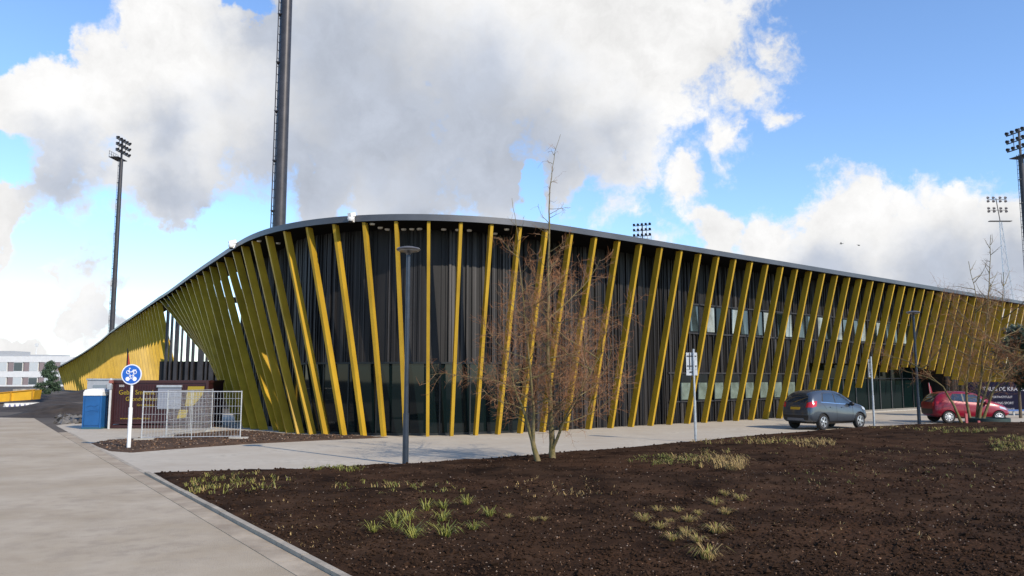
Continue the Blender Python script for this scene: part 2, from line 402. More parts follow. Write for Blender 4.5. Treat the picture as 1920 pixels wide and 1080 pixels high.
gcl = [(765, 975, .9), (742, 990, 1), (800, 955, .9), (832, 952, .8), (875, 950, .9), (740, 970, .7), (770, 1000, 1.1), (835, 1000, 1.15), (700, 993, .95), (830, 975, .85), (918, 966, .95), (888, 990, .7), (775, 1012, .8)]
ycl = [(1208, 975, 1), (1235, 958, .8), (1270, 957, .7), (1237, 990, .8), (1293, 980, .9), (1288, 1000, .9), (1343, 995, 1.2), (1261, 1012, .85), (1309, 1020, .9), (1328, 1045, 1.25),
       (1340, 945, .9), (1361, 960, .9), (1388, 943, 1.0), (1358, 920, .8), (1310, 963, .6), (1020, 975, .5), (954, 973, .5), (1000, 975, .5), (1256, 975, .6)]
used = {}
for lst, meshes, nm, lb, grp in ((gcl, gt, 'grass_tuft', 'bright green strappy grass tuft on the dark soil in the near clump', 'green grass tufts in the near clump'),
                                 (ycl, yt, 'straw_tuft', 'straw yellow spiky grass tuft scattered over the dark soil', 'straw yellow grass tufts on the soil')):
    for i, (px, py, s) in enumerate(lst):
        p = atz(px, py); p = atz(px, py, bed_h(p.x, p.y)); z = bed_h(p.x, p.y)
        o = link(nm, meshes[i % 4]); o.location = (p.x, p.y, z); o.rotation_euler = (0, 0, random.uniform(0, 6.28)); s *= random.uniform(.9, 1.1); o.scale = (s, s, s)
        tag(o, lb, 'grass tuft', grp)
st = MB()
def cover(n, cx, cy, rx, ry, h, mis, nb=7):
    for _ in range(n):
        a = random.uniform(0, 6.28); q = random.random() ** .6
        p = atz(cx + rx * q * math.cos(a), cy + ry * q * math.sin(a)); d = sdist([(p.x, p.y)], bed_poly)[0]
        if d < .05: continue
        z = bed_h(p.x, p.y, d); k = 1 + p.y / 60
        p = atz(*proj(Vector((p.x, p.y, 0))), z)
        for _ in range(nb):
            az = random.uniform(0, 6.28); hh = h * random.uniform(.4, 1.1)
            blade(st, (p.x + random.uniform(-.06, .06), p.y + random.uniform(-.06, .06), z - .02), hh, hh * random.uniform(.5, 1.6), az, .004 * k, random.choice(mis))
cover(55, 450, 908, 110, 20, .13, (0, 1, 1, 2)); cover(60, 620, 879, 60, 4, .13, (0, 1)); cover(16, 370, 918, 35, 10, .12, (1, 2))
cover(30, 760, 915, 140, 12, .10, (0, 1, 2)); cover(110, 1250, 863, 70, 10, .11, (0, 0, 1, 3)); cover(80, 1330, 862, 75, 16, .15, (2, 2, 3, 3, 1))
cover(100, 1420, 828, 140, 6, .15, (2, 3, 3, 1)); cover(60, 1530, 832, 40, 8, .15, (2, 3)); cover(95, 1710, 802, 90, 5, .13, (1, 2, 2, 3)); cover(80, 1800, 806, 70, 6, .12, (0, 1, 3))
cover(100, 1900, 832, 55, 16, .11, (0, 1, 2, 3)); cover(60, 1370, 872, 35, 10, .22, (2, 3)); cover(60, 1600, 848, 160, 16, .07, (3, 2, 0), 3); cover(90, 1750, 880, 170, 40, .08, (3, 3, 2, 0), 3)
cover(50, 1050, 915, 120, 25, .07, (2, 3), 4); cover(120, 1500, 970, 380, 80, .05, (3, 3, 2), 2); cover(60, 560, 990, 150, 60, .05, (3, 2), 2); cover(50, 1560, 885, 90, 25, .08, (0, 3), 3)
o = st.build('ground_cover', [green, lgreen, dry, dry2])
tag(o, 'thin green and straw coloured grass growing in patches over the soil', 'grass', kind='stuff')

# ------------------------------------------------------------------ the stadium building
tops_px = [(299.4, 562.2), (306.3, 558.5), (313.7, 553.3), (321.7, 548.5), (329.6, 542.5), (338.3, 536.3), (347.5, 529.6), (357, 522.8), (368.5, 515), (380, 507), (392.6, 499), (406, 490),
    (421, 481), (436, 471), (452, 460), (469.4, 450.5), (495, 441.3), (529, 431.5), (572.3, 424.5), (622.8, 418.6), (680.3, 414.5), (741.6, 413), (804, 413.4), (865.8, 415.6), (923.8, 419.2), (979, 423.8), (1025, 429.6), (1073, 436.9), (1118.2, 444)]
TOP = [atz(x, y, ZT) for x, y in tops_px]
for _ in range(2):                                              # light smoothing, then a straight run to the right
    TOP = [TOP[0]] + [TOP[i] * .5 + (TOP[i - 1] + TOP[i + 1]) * .25 for i in range(1, len(TOP) - 1)] + [TOP[-1]]
RD = Vector((.770, .638, 0)).normalized()
base = atz(1161.8, 450.6, ZT); e = atz(1910, 569.5, ZT); RD = (e - base).normalized(); sp = (e - base).length / 33
TOP += [base + RD * sp * i for i in range(0, 37)]
LD = (TOP[0] - TOP[9]).normalized()
NLEFT = 58
leftpts = []
for i in range(NLEFT):                                          # straight run, then the far end bends left and drops
    p = TOP[0] + LD * 2.15 * (i + 1)
    k = max(0, i - 24) / (NLEFT - 25)
    if k > 0:
        E_ = aty(108, 691, 158.0); p0 = TOP[0] + LD * 2.15 * 25; m_ = p0 + LD * 26
        p = p0 * (1 - k) ** 2 + m_ * 2 * k * (1 - k) + Vector((E_.x, E_.y, 0)) * k * k
        p.z = ZT + (E_.z + .1 - ZT) * k ** 1.5
    leftpts.append(Vector((p.x, p.y, p.z if k > 0 else ZT)))
TOP = leftpts[::-1] + TOP; I0 = NLEFT                            # TOP[I0] is the first fin right of the open arch
NT = len(TOP)
def tan(i):
    d = TOP[min(i + 1, NT - 1)] - TOP[max(i - 1, 0)]; d.z = 0; return d.normalized()
TAN = [tan(i) for i in range(NT)]; OUT = [Vector((d.y, -d.x, 0)) for d in TAN]
def interp(x, tab):
    if x <= tab[0][0]: return tab[0][1]
    for (a, u), (b, v) in zip(tab, tab[1:]):
        if x <= b: return u + (v - u) * (x - a) / (b - a)
    return tab[-1][1]
o_tab = [(-40, 1.3), (12, 1.25), (17, 1.15), (22, 1.1), (25, 1.4), (28, 1.65), (62, 1.6)]
a_tab = [(-30, -1.0), (-10, -2.0), (-1, -6), (12, -6.0), (13, -5.0), (14, -3.9), (15, -3.0), (16, -2.2), (17, -1.5), (18, -1.1), (19, -.8), (20, -.5), (21, -.27), (22, -.05), (23, .1), (25, .25), (30, .35), (34, .6), (38, .9), (45, 1.35), (55, 1.7), (70, 1.7)]
BOT = []
for i in range(NT):
    k = i - I0
    b = TOP[i] - OUT[i] * interp(k, o_tab) - TAN[i] * interp(k, a_tab); b.z = 0; BOT.append(b)
stad = thing('sports_building', 'low black sports building with rounded corner and leaning yellow fins under a flat grey roof', 'building', TOP[I0 + 22] * 1.0)
stad.location.z = 0; SO = stad.location.copy()
def loc(p): return Vector(p) - SO
# where the fins stop short: arch on the right over the entrance, open arch on the left
arch_px = [(1500, 800), (1560, 775), (1587, 747), (1605, 737), (1624, 722), (1643, 709), (1661, 699.5), (1679, 694), (1697, 691), (1731, 691), (1747, 693.6), (1763, 700), (1780, 706), (1798, 714), (1812, 727), (1826, 745), (1842, 772), (1850, 800)]
left_end = {0: (374, 655), 1: (386, 666), 2: (396, 682), 3: (404, 700), 4: (411, 719), 5: (417, 737), 6: (424, 755), 7: (432, 776), 8: (443, 797)}
left_gnd = {9: (456, 802.5), 10: (470, 804.5), 11: (486, 806)}
farf = MB()
for i in range(NT):
    k = i - I0; A = TOP[i].copy(); A.z = TOP[i].z - .02; B = BOT[i].copy()
    if k in left_end:                                            # end point on the leaning fin plane
        r = ray(*left_end[k]); n = OUT[I0 + 3]
        # offset from roof line = o*(1-z/ZT)
        oo = 1.25; P0 = TOP[I0 + 3]
        den_ = r.dot(n) - oo / ZT * r.z
        t_ = (P0.dot(n) - oo + oo / ZT * CH) / den_
        B = Vector((r.x * t_, r.y * t_, CH + r.z * t_))
    elif k >= 38:
        best = None
        for j in range(101):
            q = B.lerp(A, j / 100); x, y = proj(q)
            if x > 1842 or x < 1500: best = B; break
            if y <= interp(x, arch_px): best = q; break
        B = best
    elif k in left_gnd: B = atz(*left_gnd[k])
    tdir = TAN[i]; nn = OUT[i]; hw = .064; dp = interp(k, [(-60, .45), (12, .38), (18, .27), (24, .27), (30, .30), (36, .31), (50, .42), (70, .45)])
    vs = [P + tdir * s * hw - nn * dd for P in (B, A) for s, dd in ((-1, 0), (1, 0), (1, dp), (-1, dp))]
    if k < -32: farf.hexa([loc(v) for v in vs]); continue
    mb = MB(); mb.hexa([loc(v) for v in vs]); f = mb.build('fin', gold, stad)
farf.build('fin', gold, stad)['kind'] = 'stuff'
# roof: outer edge follows the fins, inner edge behind
def roof_w(k): return interp(k, [(-40, 1.7), (9, 1.8), (14, 5.0), (16, 6.5), (28, 6.8), (34, 9), (70, 9)])
rf = MB(); fa = MB(); sf = MB()
ring_o, ring_i = [], []
for i in range(NT):
    ring_o.append(TOP[i] + OUT[i] * .10); ring_i.append(TOP[i] - OUT[i] * roof_w(i - I0))
FH = .265
def strip(mb, A, B, flip=False):
    o = len(mb.v); n = len(A)
    mb.v += [tuple(loc(p)) for p in A] + [tuple(loc(p)) for p in B]
    for i in range(n - 1):
        f = (o + i, o + i + 1, o + n + i + 1, o + n + i); mb.f.append(f[::-1] if flip else f); mb.m.append(0)
up = lambda P, z: [Vector((p.x, p.y, p.z + z)) for p in P]
def dens(P, n=4):                                               # smooth the polyline (Catmull-Rom)
    r = []
    for i in range(len(P) - 1):
        p0, p1, p2, p3 = P[max(i - 1, 0)], P[i], P[i + 1], P[min(i + 2, len(P) - 1)]
        for j in range(n):
            t_ = j / n; r.append(.5 * ((2 * p1) + (p2 - p0) * t_ + (2 * p0 - 5 * p1 + 4 * p2 - p3) * t_ * t_ + (3 * p1 - p0 - 3 * p2 + p3) * t_ ** 3))
    return r + [P[-1]]
RO, RI = dens(ring_o), dens(ring_i)
ctr = []
RO2 = [o_ + (i_ - o_).normalized() * .06 for o_, i_ in zip(RO, RI)]
strip(fa, up(RO, 0), up(RO, FH * .62), False); strip(fa, up(RO, FH * .62), up(RO2, FH * .66)); strip(fa, up(RO2, FH * .66), up(RO2, FH)); strip(fa, up(RO2, FH), up(RI, FH + .05), False); strip(fa, up(RI, FH + .05), up(RI, 0))
fa.build('roof', fasc, stad, False)
shade(stad.children[-1], 40)
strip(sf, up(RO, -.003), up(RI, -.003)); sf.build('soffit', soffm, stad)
# walls with irregular upright ribs
WALL = [BOT[i] - OUT[i] * .68 for i in range(I0 + 7, NT)]
WS = dens(WALL, 8); acc = [0.0]
for a, b in zip(WS, WS[1:]): acc.append(acc[-1] + (b - a).length)
SK = [acc[i * 8] for i in range(len(WALL))]
def wal(s):
    s = max(0, min(acc[-1], s)); j = int(np.searchsorted(acc, s)); j = max(1, min(len(acc) - 1, j))
    a, b = WS[j - 1], WS[j]; d = (b - a).normalized()
    return a + (b - a) * ((s - acc[j - 1]) / max(1e-9, acc[j] - acc[j - 1])), d, Vector((d.y, -d.x, 0))
def sk(k): return interp(k - 7, list(enumerate(SK)))
S_G0, S_G1 = sk(12.5), sk(26.4)                                      # glazed ground floor round the corner
S_E0, S_E1 = sk(43.0), sk(56.5)                                 # entrance recess
GZ, EZ = 2.95, 3.25
wl = MB(); s = 0.0
prev = None
while s < acc[-1]:
    wd = random.choice((.035, .045, .06, .08, .11)); dpt = random.choice((0, 0, .03, .05, .08)); mi = random.choices((0, 1, 2), (5, 4, 2.2))[0] if dpt else 0
    e_ = min(s + wd, acc[-1])
    a, _, n = wal(s); b, _, _ = wal(e_); a = a + n * dpt; b = b + n * dpt
    mid = (s + e_) / 2
    zb = GZ if S_G0 < mid < S_G1 else (EZ if S_E0 < mid < S_E1 else 0.0)
    A0, B0 = Vector((a.x, a.y, zb)), Vector((b.x, b.y, zb)); A1, B1 = Vector((a.x, a.y, ZT - .006)), Vector((b.x, b.y, ZT - .006))
    wl.add([loc(q) for q in (A0, B0, B1, A1)], [(0, 1, 2, 3)], mi)
    if prev is not None: wl.add([loc(q) for q in (Vector((prev.x, prev.y, zb)), A0, A1, Vector((prev.x, prev.y, ZT - .006)))], [(0, 1, 2, 3)])
    prev = b; s = e_
wl.build('ribbed_wall', [clad, clad2, clad3], stad)
# rear and end walls close the block
rw = MB(); inn = [Vector((p.x, p.y, 0)) for p in RI[(I0 + 15) * 4:]]
strip(rw, inn, up(inn, ZT - .01)); e0 = WALL[0]; e1 = inn[0]
strip(rw, [e0, e1], up([e0, e1], ZT - .01)); strip(rw, [WALL[-1], inn[-1]], up([WALL[-1], inn[-1]], ZT - .01))
rw.build('rear_wall', clad, stad)
# corner glazing: panes, mullions, floor and a back wall indoors
def flatpanel(s0, s1, z0, z1, off, th, m, name, parent, mid=None):
    n_ = max(1, int((s1 - s0) / .5)) if mid is None else mid; mb = MB(); A = []; B = []
    for j in range(n_ + 1):
        p_, d_, nn_ = wal(s0 + (s1 - s0) * j / n_); A.append(p_ + nn_ * off); B.append(p_ + nn_ * (off - th))
    up_ = lambda P, z: [Vector((p.x, p.y, z)) for p in P]
    strip(mb, up_(A, z0), up_(A, z1)); strip(mb, up_(A, z1), up_(B, z1)); strip(mb, up_(B, z1), up_(B, z0)); strip(mb, up_(B, z0), up_(A, z0))
    for (a, b, fl) in ((A[0], B[0], 0), (A[-1], B[-1], 1)):
        mb.add([loc(Vector((a.x, a.y, z0))), loc(Vector((b.x, b.y, z0))), loc(Vector((b.x, b.y, z1))), loc(Vector((a.x, a.y, z1)))], [(0, 1, 2, 3)])
    return mb.build(name, m, parent)
s = S_G0; wdt = (S_G1 - S_G0) / 9
for j in range(9):
    g_ = flatpanel(s + wdt * j + .03, s + wdt * (j + 1) - .03, .10, GZ - .07, .01, .02, glassm, 'glass_panel', stad)
    flatpanel(s + wdt * j - .028, s + wdt * j + .028, .02, GZ - .06, .05, .09, framem, 'mullion', g_, 1)
flatpanel(S_G0, S_G1, -.02, .095, .05, .12, framem, 'base_rail', stad); flatpanel(S_G0, S_G1, GZ - .065, GZ + .01, .085, .16, framem, 'head_rail', stad)
# window bands
def window(s0, s1, z0, z1, pane, name='window', split=None):
    fr = flatpanel(s0, s1, z0, z1, .10, .13, framem, name, stad, 1)
    if split: flatpanel(s0 + .05, s1 - .05, split, z1 - .06, .112, .02, framem, 'transom', fr, 1)
    flatpanel(s0 + .05, s1 - .05, z0 + .05, (split or z1) - .06, .115, .025, pane, 'pane', fr, 1)
s = sk(34.7)
j = 0
while s < sk(52.5):
    window(s, s + .74, 4.72, 6.15, (skyg, upg, glassm, upg, skyg)[j % 5]); s += .84 if j % 2 else 1.42; j += 1
flatpanel(sk(34.6), sk(52.5), 6.17, 6.24, .11, .1, darkm, 'window_head', stad); flatpanel(sk(34.6), sk(52.5), 4.62, 4.70, .12, .1, darkm, 'window_sill', stad)
s = sk(33.6) + .62; j = 0
while s < sk(42.0):
    window(s, s + .86, 1.15, 2.5, paleg, split=2.12); s += 1.42; j += 1
flatpanel(sk(33.4), sk(42.9), 2.52, 2.60, .11, .1, darkm, 'window_head', stad); flatpanel(sk(33.4), sk(42.9), 1.07, 1.13, .12, .1, darkm, 'window_sill', stad)
# entrance recess
s = S_E0; nE = 11; wdt = (S_E1 - S_E0) / nE
REC = -1.6
for j in range(nE):
    g_ = flatpanel(s + wdt * j + .04, s + wdt * (j + 1) - .04, .06, EZ - .05, REC, .03, egl, 'entrance_glass', stad, 1)
    flatpanel(s + wdt * j - .05, s + wdt * j + .05, .03, EZ - .02, REC + .05, .1, darkm, 'mullion', g_, 1)
    flatpanel(s + wdt * j + .055, s + wdt * (j + 1) - .055, 2.25, 2.31, REC + .04, .06, darkm, 'transom', g_, 1)
a, b = wal(S_E0), wal(S_E1); rc = MB()
for q in (a, b): strip(rc, [q[0], q[0] + q[2] * (REC - .2)], up([q[0], q[0] + q[2] * (REC - .2)], EZ))
q0, q1 = a[0] + a[2] * .08, b[0] + b[2] * .08; r0, r1 = a[0] + a[2] * (REC - .2), b[0] + b[2] * (REC - .2)
strip(rc, up([q0, q1], EZ), up([r0, r1], EZ)); rc.build('entrance_recess', clad, stad)
st_ = MB(); q0, q1 = a[0] + a[2] * -.1, b[0] + b[2] * -.1; r0, r1 = a[0] + a[2] * REC, b[0] + b[2] * REC
st_.hexa([loc(v) for v in (q0, q1, r1, r0, *up([q0, q1, r1, r0], .06))]); st_.build('entrance_step', conc, stad)
pm = flatpanel(S_E0 + 7.4, S_E0 + 7.9, 1.6, 2.25, REC + .08, .03, white, 'notice_board', stad, 1)
# open concourse behind the left-hand fins
cs = MB()
LN = OUT[I0 + 2]
lp = [Vector((p_.x, p_.y, 0)) - LN * 2.2 for p_ in TOP[24:I0 + 1]]
cp = MB(); strip(cp, lp, up(lp, 3.0)); strip(cp, up(lp, 3.0), [p_ - LN * .2 + Vector((0, 0, 3.0)) for p_ in lp]); strip(cp, [p_ - LN * .2 for p_ in lp], [p_ - LN * .2 + Vector((0, 0, 3.0)) for p_ in lp])
cp.build('concourse_wall', clad, stad)
GY = 61.0                                                        # gate colonnade of the open corner, seen through the arch
for x0, x1 in ((308, 312), (317, 320), (325.4, 331.9), (337.4, 339.8), (347.6, 353), (358, 362.4), (370.4, 380.5), (384.6, 388), (392, 400), (405, 410), (416, 422)):
    q0, q1 = aty(x0, 700, GY).x, aty(x1, 700, GY).x; mb = MB(); mb.box(loc(((q0 + q1) / 2, GY, ZT / 2 - .02)), (q1 - q0, .22, ZT - .05)); mb.build('column', darkm, stad)
q0, q1 = aty(296, 700, GY).x, aty(470, 700, GY).x; mb = MB(); mb.box(loc(((q0 + q1) / 2, GY + .35, 1.8)), (q1 - q0, .3, 3.55)); mb.build('gate_wall', clad, stad)
mb = MB(); mb.box(loc(((q0 + q1) / 2 + .5, GY + .1, ZT - .2)), (q1 - q0 - .4, 1.2, .34)); mb.build('gate_beam', soffm, stad)
# soffit lights and security cameras
for px, py in ((486, 452), (522, 456), (555, 459), (698, 420), (713, 427), (726, 430), (757, 430), (772, 429.5), (786, 429.5), (787, 429), (832, 430), (858, 431), (880, 432), (928, 438), (950, 430)):
    p = atz(px, py, ZT - .03); mb = MB(); mb.lathe([(.09, -.04), (.11, .0), (.11, .02)], 12, Matrix.Translation(loc(p))); mb.build('soffit_light', white, stad)
for k in (13.6, 19.72):
    i = int(I0 + k); f_ = k - int(k); p = TOP[i].lerp(TOP[i + 1], f_); n = OUT[i]; tt_ = TAN[i]
    mb = MB(); M = Matrix.Rotation(math.atan2(n.y, n.x), 4, 'Z')
    mb.box(loc(p + n * .25 + Vector((0, 0, .26))), (.34, .16, .16), M=M @ Matrix.Rotation(.3, 4, 'Y')); mb.lathe([(.10, -.02), (.13, .05), (.13, .1), (.06, .14)], 14, Matrix.Translation(loc(p + n * .3 + Vector((0, 0, .02)))))
    mb.box(loc(p + n * .17 + Vector((0, 0, .13))), (.14, .1, .3), M=M)
    o = mb.build('security_camera', white, stad)
    mb = MB(); mb.lathe([(.0, -.10), (.06, -.085), (.09, -.03), (.095, -.015)], 14, Matrix.Translation(loc(p + n * .3 + Vector((0, 0, .015))))); mb.build('camera_dome', black, o, True)
# narrow red and black pennant hung on the left-hand fins
pb = aty(241, 672, 92.0)
mb = MB(); mb.box((0, 0, 0), (.28, .05, 2.3)); o = mb.build('pennant', mat('red_cloth', (.42, .05, .03), .7), None); o.location = (pb.x + .1, pb.y, pb.z)
tag(o, 'narrow red and dark upright pennant hung on the far left fins', 'pennant')
mb = MB(); mb.box((-.22, -.002, 0), (.16, .05, 2.3)); mb.build('dark_stripe', black, o)

# ------------------------------------------------------------------ floodlight masts
def mast(name, label, cat, x, y, H, r0, r1, aim, group, hs=1.0):
    t_ = thing(name, label, cat, (x, y, 0), 0, group)
    mb = MB(); mb.tube([(0, 0, z) for z in (0, H * .33, H * .66, H - 3.2)], [r0, r0 + (r1 - r0) * .33, r0 + (r1 - r0) * .66, r1], 20)
    shade(mb.build('mast', darkm, t_))
    ld = MB()
    for dy in (-.2, .2): ld.tube([(-r0 - .09, dy, 2), (-r1 - .09, dy, H - 3)], .035, 4)
    z = 2.3
    while z < H - 3:
        k = (z - 2) / (H - 5); xx = -(r0 + (r1 - r0) * k) - .09; ld.tube([(xx, -.2, z), (xx, .2, z)], .02, 4); z += .5
    z = 3
    while z < H - 3.5:
        k = (z - 2) / (H - 5); xx = -(r0 + (r1 - r0) * k); ld.box((xx - .03, 0, z), (.2, .5, .07)); z += 3
    ld.build('ladder', darkm, t_)
    a = math.atan2(aim[1] - y, aim[0] - x); M = Matrix.Rotation(a - math.pi / 2, 4, 'Z')  # local +Y looks at the pitch
    pl = MB(); pl.box(M @ Vector((0, -.6, H - 3.15)), (3.0, 1.7, .10), M=M)
    for px_ in (-1.45, -.7, 0, .7, 1.45): pl.box(M @ Vector((px_, -1.4, H - 2.6)), (.05, .05, 1.1), M=M)
    for zz in (H - 2.05, H - 2.55): pl.box(M @ Vector((0, -1.4, zz)), (2.95, .04, .04), M=M)
    pl.build('platform', darkm, t_)
    M = M @ Matrix.Diagonal((hs, hs, 1, 1)); hf = MB(); hf.box(M @ Vector((0, 0, H - 1.4)), (.2, .2, 3.6), M=M)
    for j, zz in enumerate((H - 2.2, H - 1.15, H - .1)): hf.box(M @ Vector((0, .12, zz)), (3.7, .1, .12), M=M)
    for sx in (-.85, .85): hf.box(M @ Vector((sx, .04, H - 1.15)), (.07, .06, 2.2), M=M)
    hf.build('head_frame', darkm, t_)
    for zz in (H - 1.95, H - .9, H + .15):
        for j in range(5):
            l_ = MB(); q = M @ Vector((-1.6 + .8 * j, .22, zz)); MM = Matrix.Translation(q) @ M @ Matrix.Rotation(R(-90 - 28), 4, 'X')
            l_.lathe([(.10, -.24), (.14, -.2), (.25, .08), (.27, .1), (.25, .085), (.0, .05)], 12, MM)
            shade(l_.build('floodlight', darkm, t_))
    return t_
PITCHC = (3, 104); mg = 'tall tubular floodlight masts of the stadium'
mast('floodlight_mast', 'tall dark floodlight mast rising behind the left end of the yellow fins', 'floodlight', aty(210, 612, 136).x, 136, 43.4, .46, .31, (100, 131), mg, 1.25)
p = aty(521, 415, 46); mast('floodlight_mast', 'thick dark floodlight mast close behind the rounded roof corner, its top cut off', 'floodlight', p.x + .1, 46, 36.0, .375, .30, PITCHC, mg)
p = aty(1914, 420, 98); mast('floodlight_mast', 'dark floodlight mast at the far right with its lamps against blue sky', 'floodlight', p.x + .6, 98, 33.2, .44, .30, (-40, 75), mg)
p = aty(1204, 420, 158); mast('floodlight_mast', 'far floodlight head peeping over the middle of the roof', 'floodlight', p.x, 158, 32.8, .55, .40, PITCHC, mg)
# lattice mast
px_, Y = 1884, 175.0
t_ = thing('lattice_mast', 'slender pale lattice mast with two rows of floodlights beside the right floodlight mast', 'floodlight', (aty(1893, 560, Y).x, Y, 0))
top = 2.3 + (709 - 412) / F * Y; lt = MB(); legs = [Vector((-1.6, -1.2, 0)), Vector((1.6, -1.2, 0)), Vector((0, 1.6, 0))]; tp = Vector((-.9, 0, top))
for l_ in legs: lt.tube([l_, tp + l_ * .14], .09, 5)
for j in range(14):
    k = j / 14; k2 = (j + 1) / 14
    for a in range(3):
        A = legs[a].lerp(tp + legs[a] * .14, k); B = legs[(a + 1) % 3].lerp(tp + legs[(a + 1) % 3] * .14, k2); lt.tube([A, B], .035, 4)
lt.build('lattice_tower', galv, t_)
fr = MB(); fr.box(tp + Vector((0, 0, 0)), (4.9, .8, .16)); fr.tube([tp, tp + Vector((-.6, 0, 5.2))], .1, 6)
for dz in (2.5, 4.9): fr.box(tp + Vector((-.35, 0, dz)), (4.2, .1, .1))
fr.build('head_frame', darkm, t_)
for dz in (2.2, 2.9, 4.5, 5.3):
    for dx in (-2.2, -1.0, .5, 1.7):
        l_ = MB(); l_.lathe([(.1, -.25), (.18, -.2), (.33, .1), (.33, .12), (0, .08)], 10, Matrix.Translation(tp + Vector((dx - .2, 0, dz))) @ Matrix.Rotation(R(60), 4, 'X') @ Matrix.Rotation(R(40), 4, 'Z')); l_.build('floodlight', darkm, t_)

# ------------------------------------------------------------------ street lamps, signs, fence
def lamp_post(px, py, H, label):
    p = atz(px, py); t_ = thing('street_lamp', label, 'street lamp', p, 0, 'disc headed street lamps along the path')
    mb = MB(); mb.tube([(0, 0, -.1), (0, 0, 1.35), (0, 0, 1.36), (0, 0, H - .2)], [.085, .08, .065, .055], 16); shade(mb.build('pole', lampm, t_))
    mb = MB(); mb.lathe([(.05, -.22), (.07, -.16), (.14, -.12), (.30, -.09), (.335, -.05), (.30, -.015), (.16, .02), (.02, .03)], 32, Matrix.Translation((0, 0, H))); shade(mb.build('lamp_head', mat('lamp_head_grey', (.16, .15, .145), .35, .5), t_))
    mb = MB(); mb.lathe([(.26, -.102), (.29, -.095), (.29, -.09)], 24, Matrix.Translation((0, 0, H))); mb.build('lens', mat('lamp_lens', (.45, .44, .42), .25), t_)
lamp_post(760, 871, 5.88, 'dark street lamp with grey disc head in front of the rounded building corner')
lamp_post(1724, 797.5, 5.6, 'dark street lamp with disc head at the soil edge beside the red car')

p = atz(241, 842); t_ = thing('cycle_sign', 'round blue sign with white moped and bicycle symbols on a white pole', 'road sign', (p.x, p.y, strip_h(p.x, p.y)))
H_ = 2.38
mb = MB(); mb.tube([(0, 0, -.1), (0, 0, 1.30), (0, 0, 1.31), (0, 0, H_ + .3)], [.062, .062, .042, .042], 14); shade(mb.build('pole', white, t_))
disc = lambda r, y0, y1, n=40: ([(r, y0), (r, y1)], n)
RX = Matrix.Translation((0, -.05, H_)) @ Matrix.Rotation(R(90), 4, 'X')
mb = MB(); mb.lathe([(.335, 0), (.335, .02)], 40, RX); o = mb.build('sign_disc', mat('sign_white', (.70, .74, .80), .4), t_)
mb = MB(); mb.lathe([(.30, .02), (.30, .024)], 40, RX); mb.build('blue_face', mat('sign_blue', (.015, .11, .46), .4), o)
sy = MB(); y0 = -.05 - .027
def ring(cx, cz, r, rw_=.011): sy.tube([(cx + r * math.cos(a * math.pi / 9), y0, cz + r * math.sin(a * math.pi / 9)) for a in range(19)], rw_, 6)
def bar(a, b, r=.009): sy.tube([(a[0], y0, a[1]), (b[0], y0, b[1])], r, 6)
zc = H_ - .145                                   # bicycle
for cx in (-.115, .115): sy.lathe([(.068, .027), (.068, .032)], 20, Matrix.Translation((cx, -.05, zc)) @ Matrix.Rotation(R(90), 4, 'X'))
for a, b in (((-.115, zc), (-.05, zc + .10)), ((-.05, zc + .1), (.07, zc + .11)), ((.07, zc + .13), (.115, zc)), ((-.115, zc), (.0, zc)), ((0, zc), (-.05, zc + .13)), ((0, zc), (.07, zc + .1)), ((-.08, zc + .13), (-.02, zc + .13)), ((.04, zc + .14), (.09, zc + .14))): bar(a, b)
zc = H_ + .075                                   # moped
ring(-.11, zc, .055); ring(.11, zc, .055)
for a, b in (((-.11, zc), (-.06, zc + .12)), ((-.09, zc + .13), (-.03, zc + .12)), ((-.11, zc + .02), (0, zc + .0)), ((0, zc), (.05, zc + .07)), ((.05, zc + .07), (.15, zc + .08)), ((.05, zc + .05), (.12, zc + .05)), ((.0, zc + .02), (.11, zc))): bar(a, b, .011)
sy.build('symbols', mat('symbol_white', (.78, .79, .8), .5), o)

def back_sign(px, py, H, rz, label):
    p = atz(px, py); t_ = thing('traffic_sign', label, 'road sign', p, rz, 'rear facing grey signs along the path')
    mb = MB(); mb.tube([(0, 0, -.1), (0, 0, 1.5), (0, 0, 1.51), (0, 0, H)], [.05, .05, .038, .038], 12); shade(mb.build('pole', alu, t_))
    mb = MB(); mb.box((-.06, .055, H - .44), (.42, .02, .62)); o = mb.build('sign_plate', alu, t_); mb = MB()
    for zz in (H - .62, H - .26): mb.box((-.06, .038, zz), (.36, .016, .04))
    mb.box((-.14, .038, H - .44), (.03, .016, .6)); mb.build('bracket', darkm, o)
    mb = MB(); mb.box((-.06, .055, H - .86), (.42, .02, .20)); o = mb.build('lower_plate', alu, t_); mb = MB(); mb.box((-.05, .038, H - .84), (.2, .016, .05)); mb.build('bracket', darkm, o)
back_sign(1304.5, 829, 3.36, R(8), 'grey sign seen from behind on a slim pole left of the dark car')
back_sign(1639.5, 803, 3.3, R(50), 'grey sign seen edge on from behind, just right of the dark car')

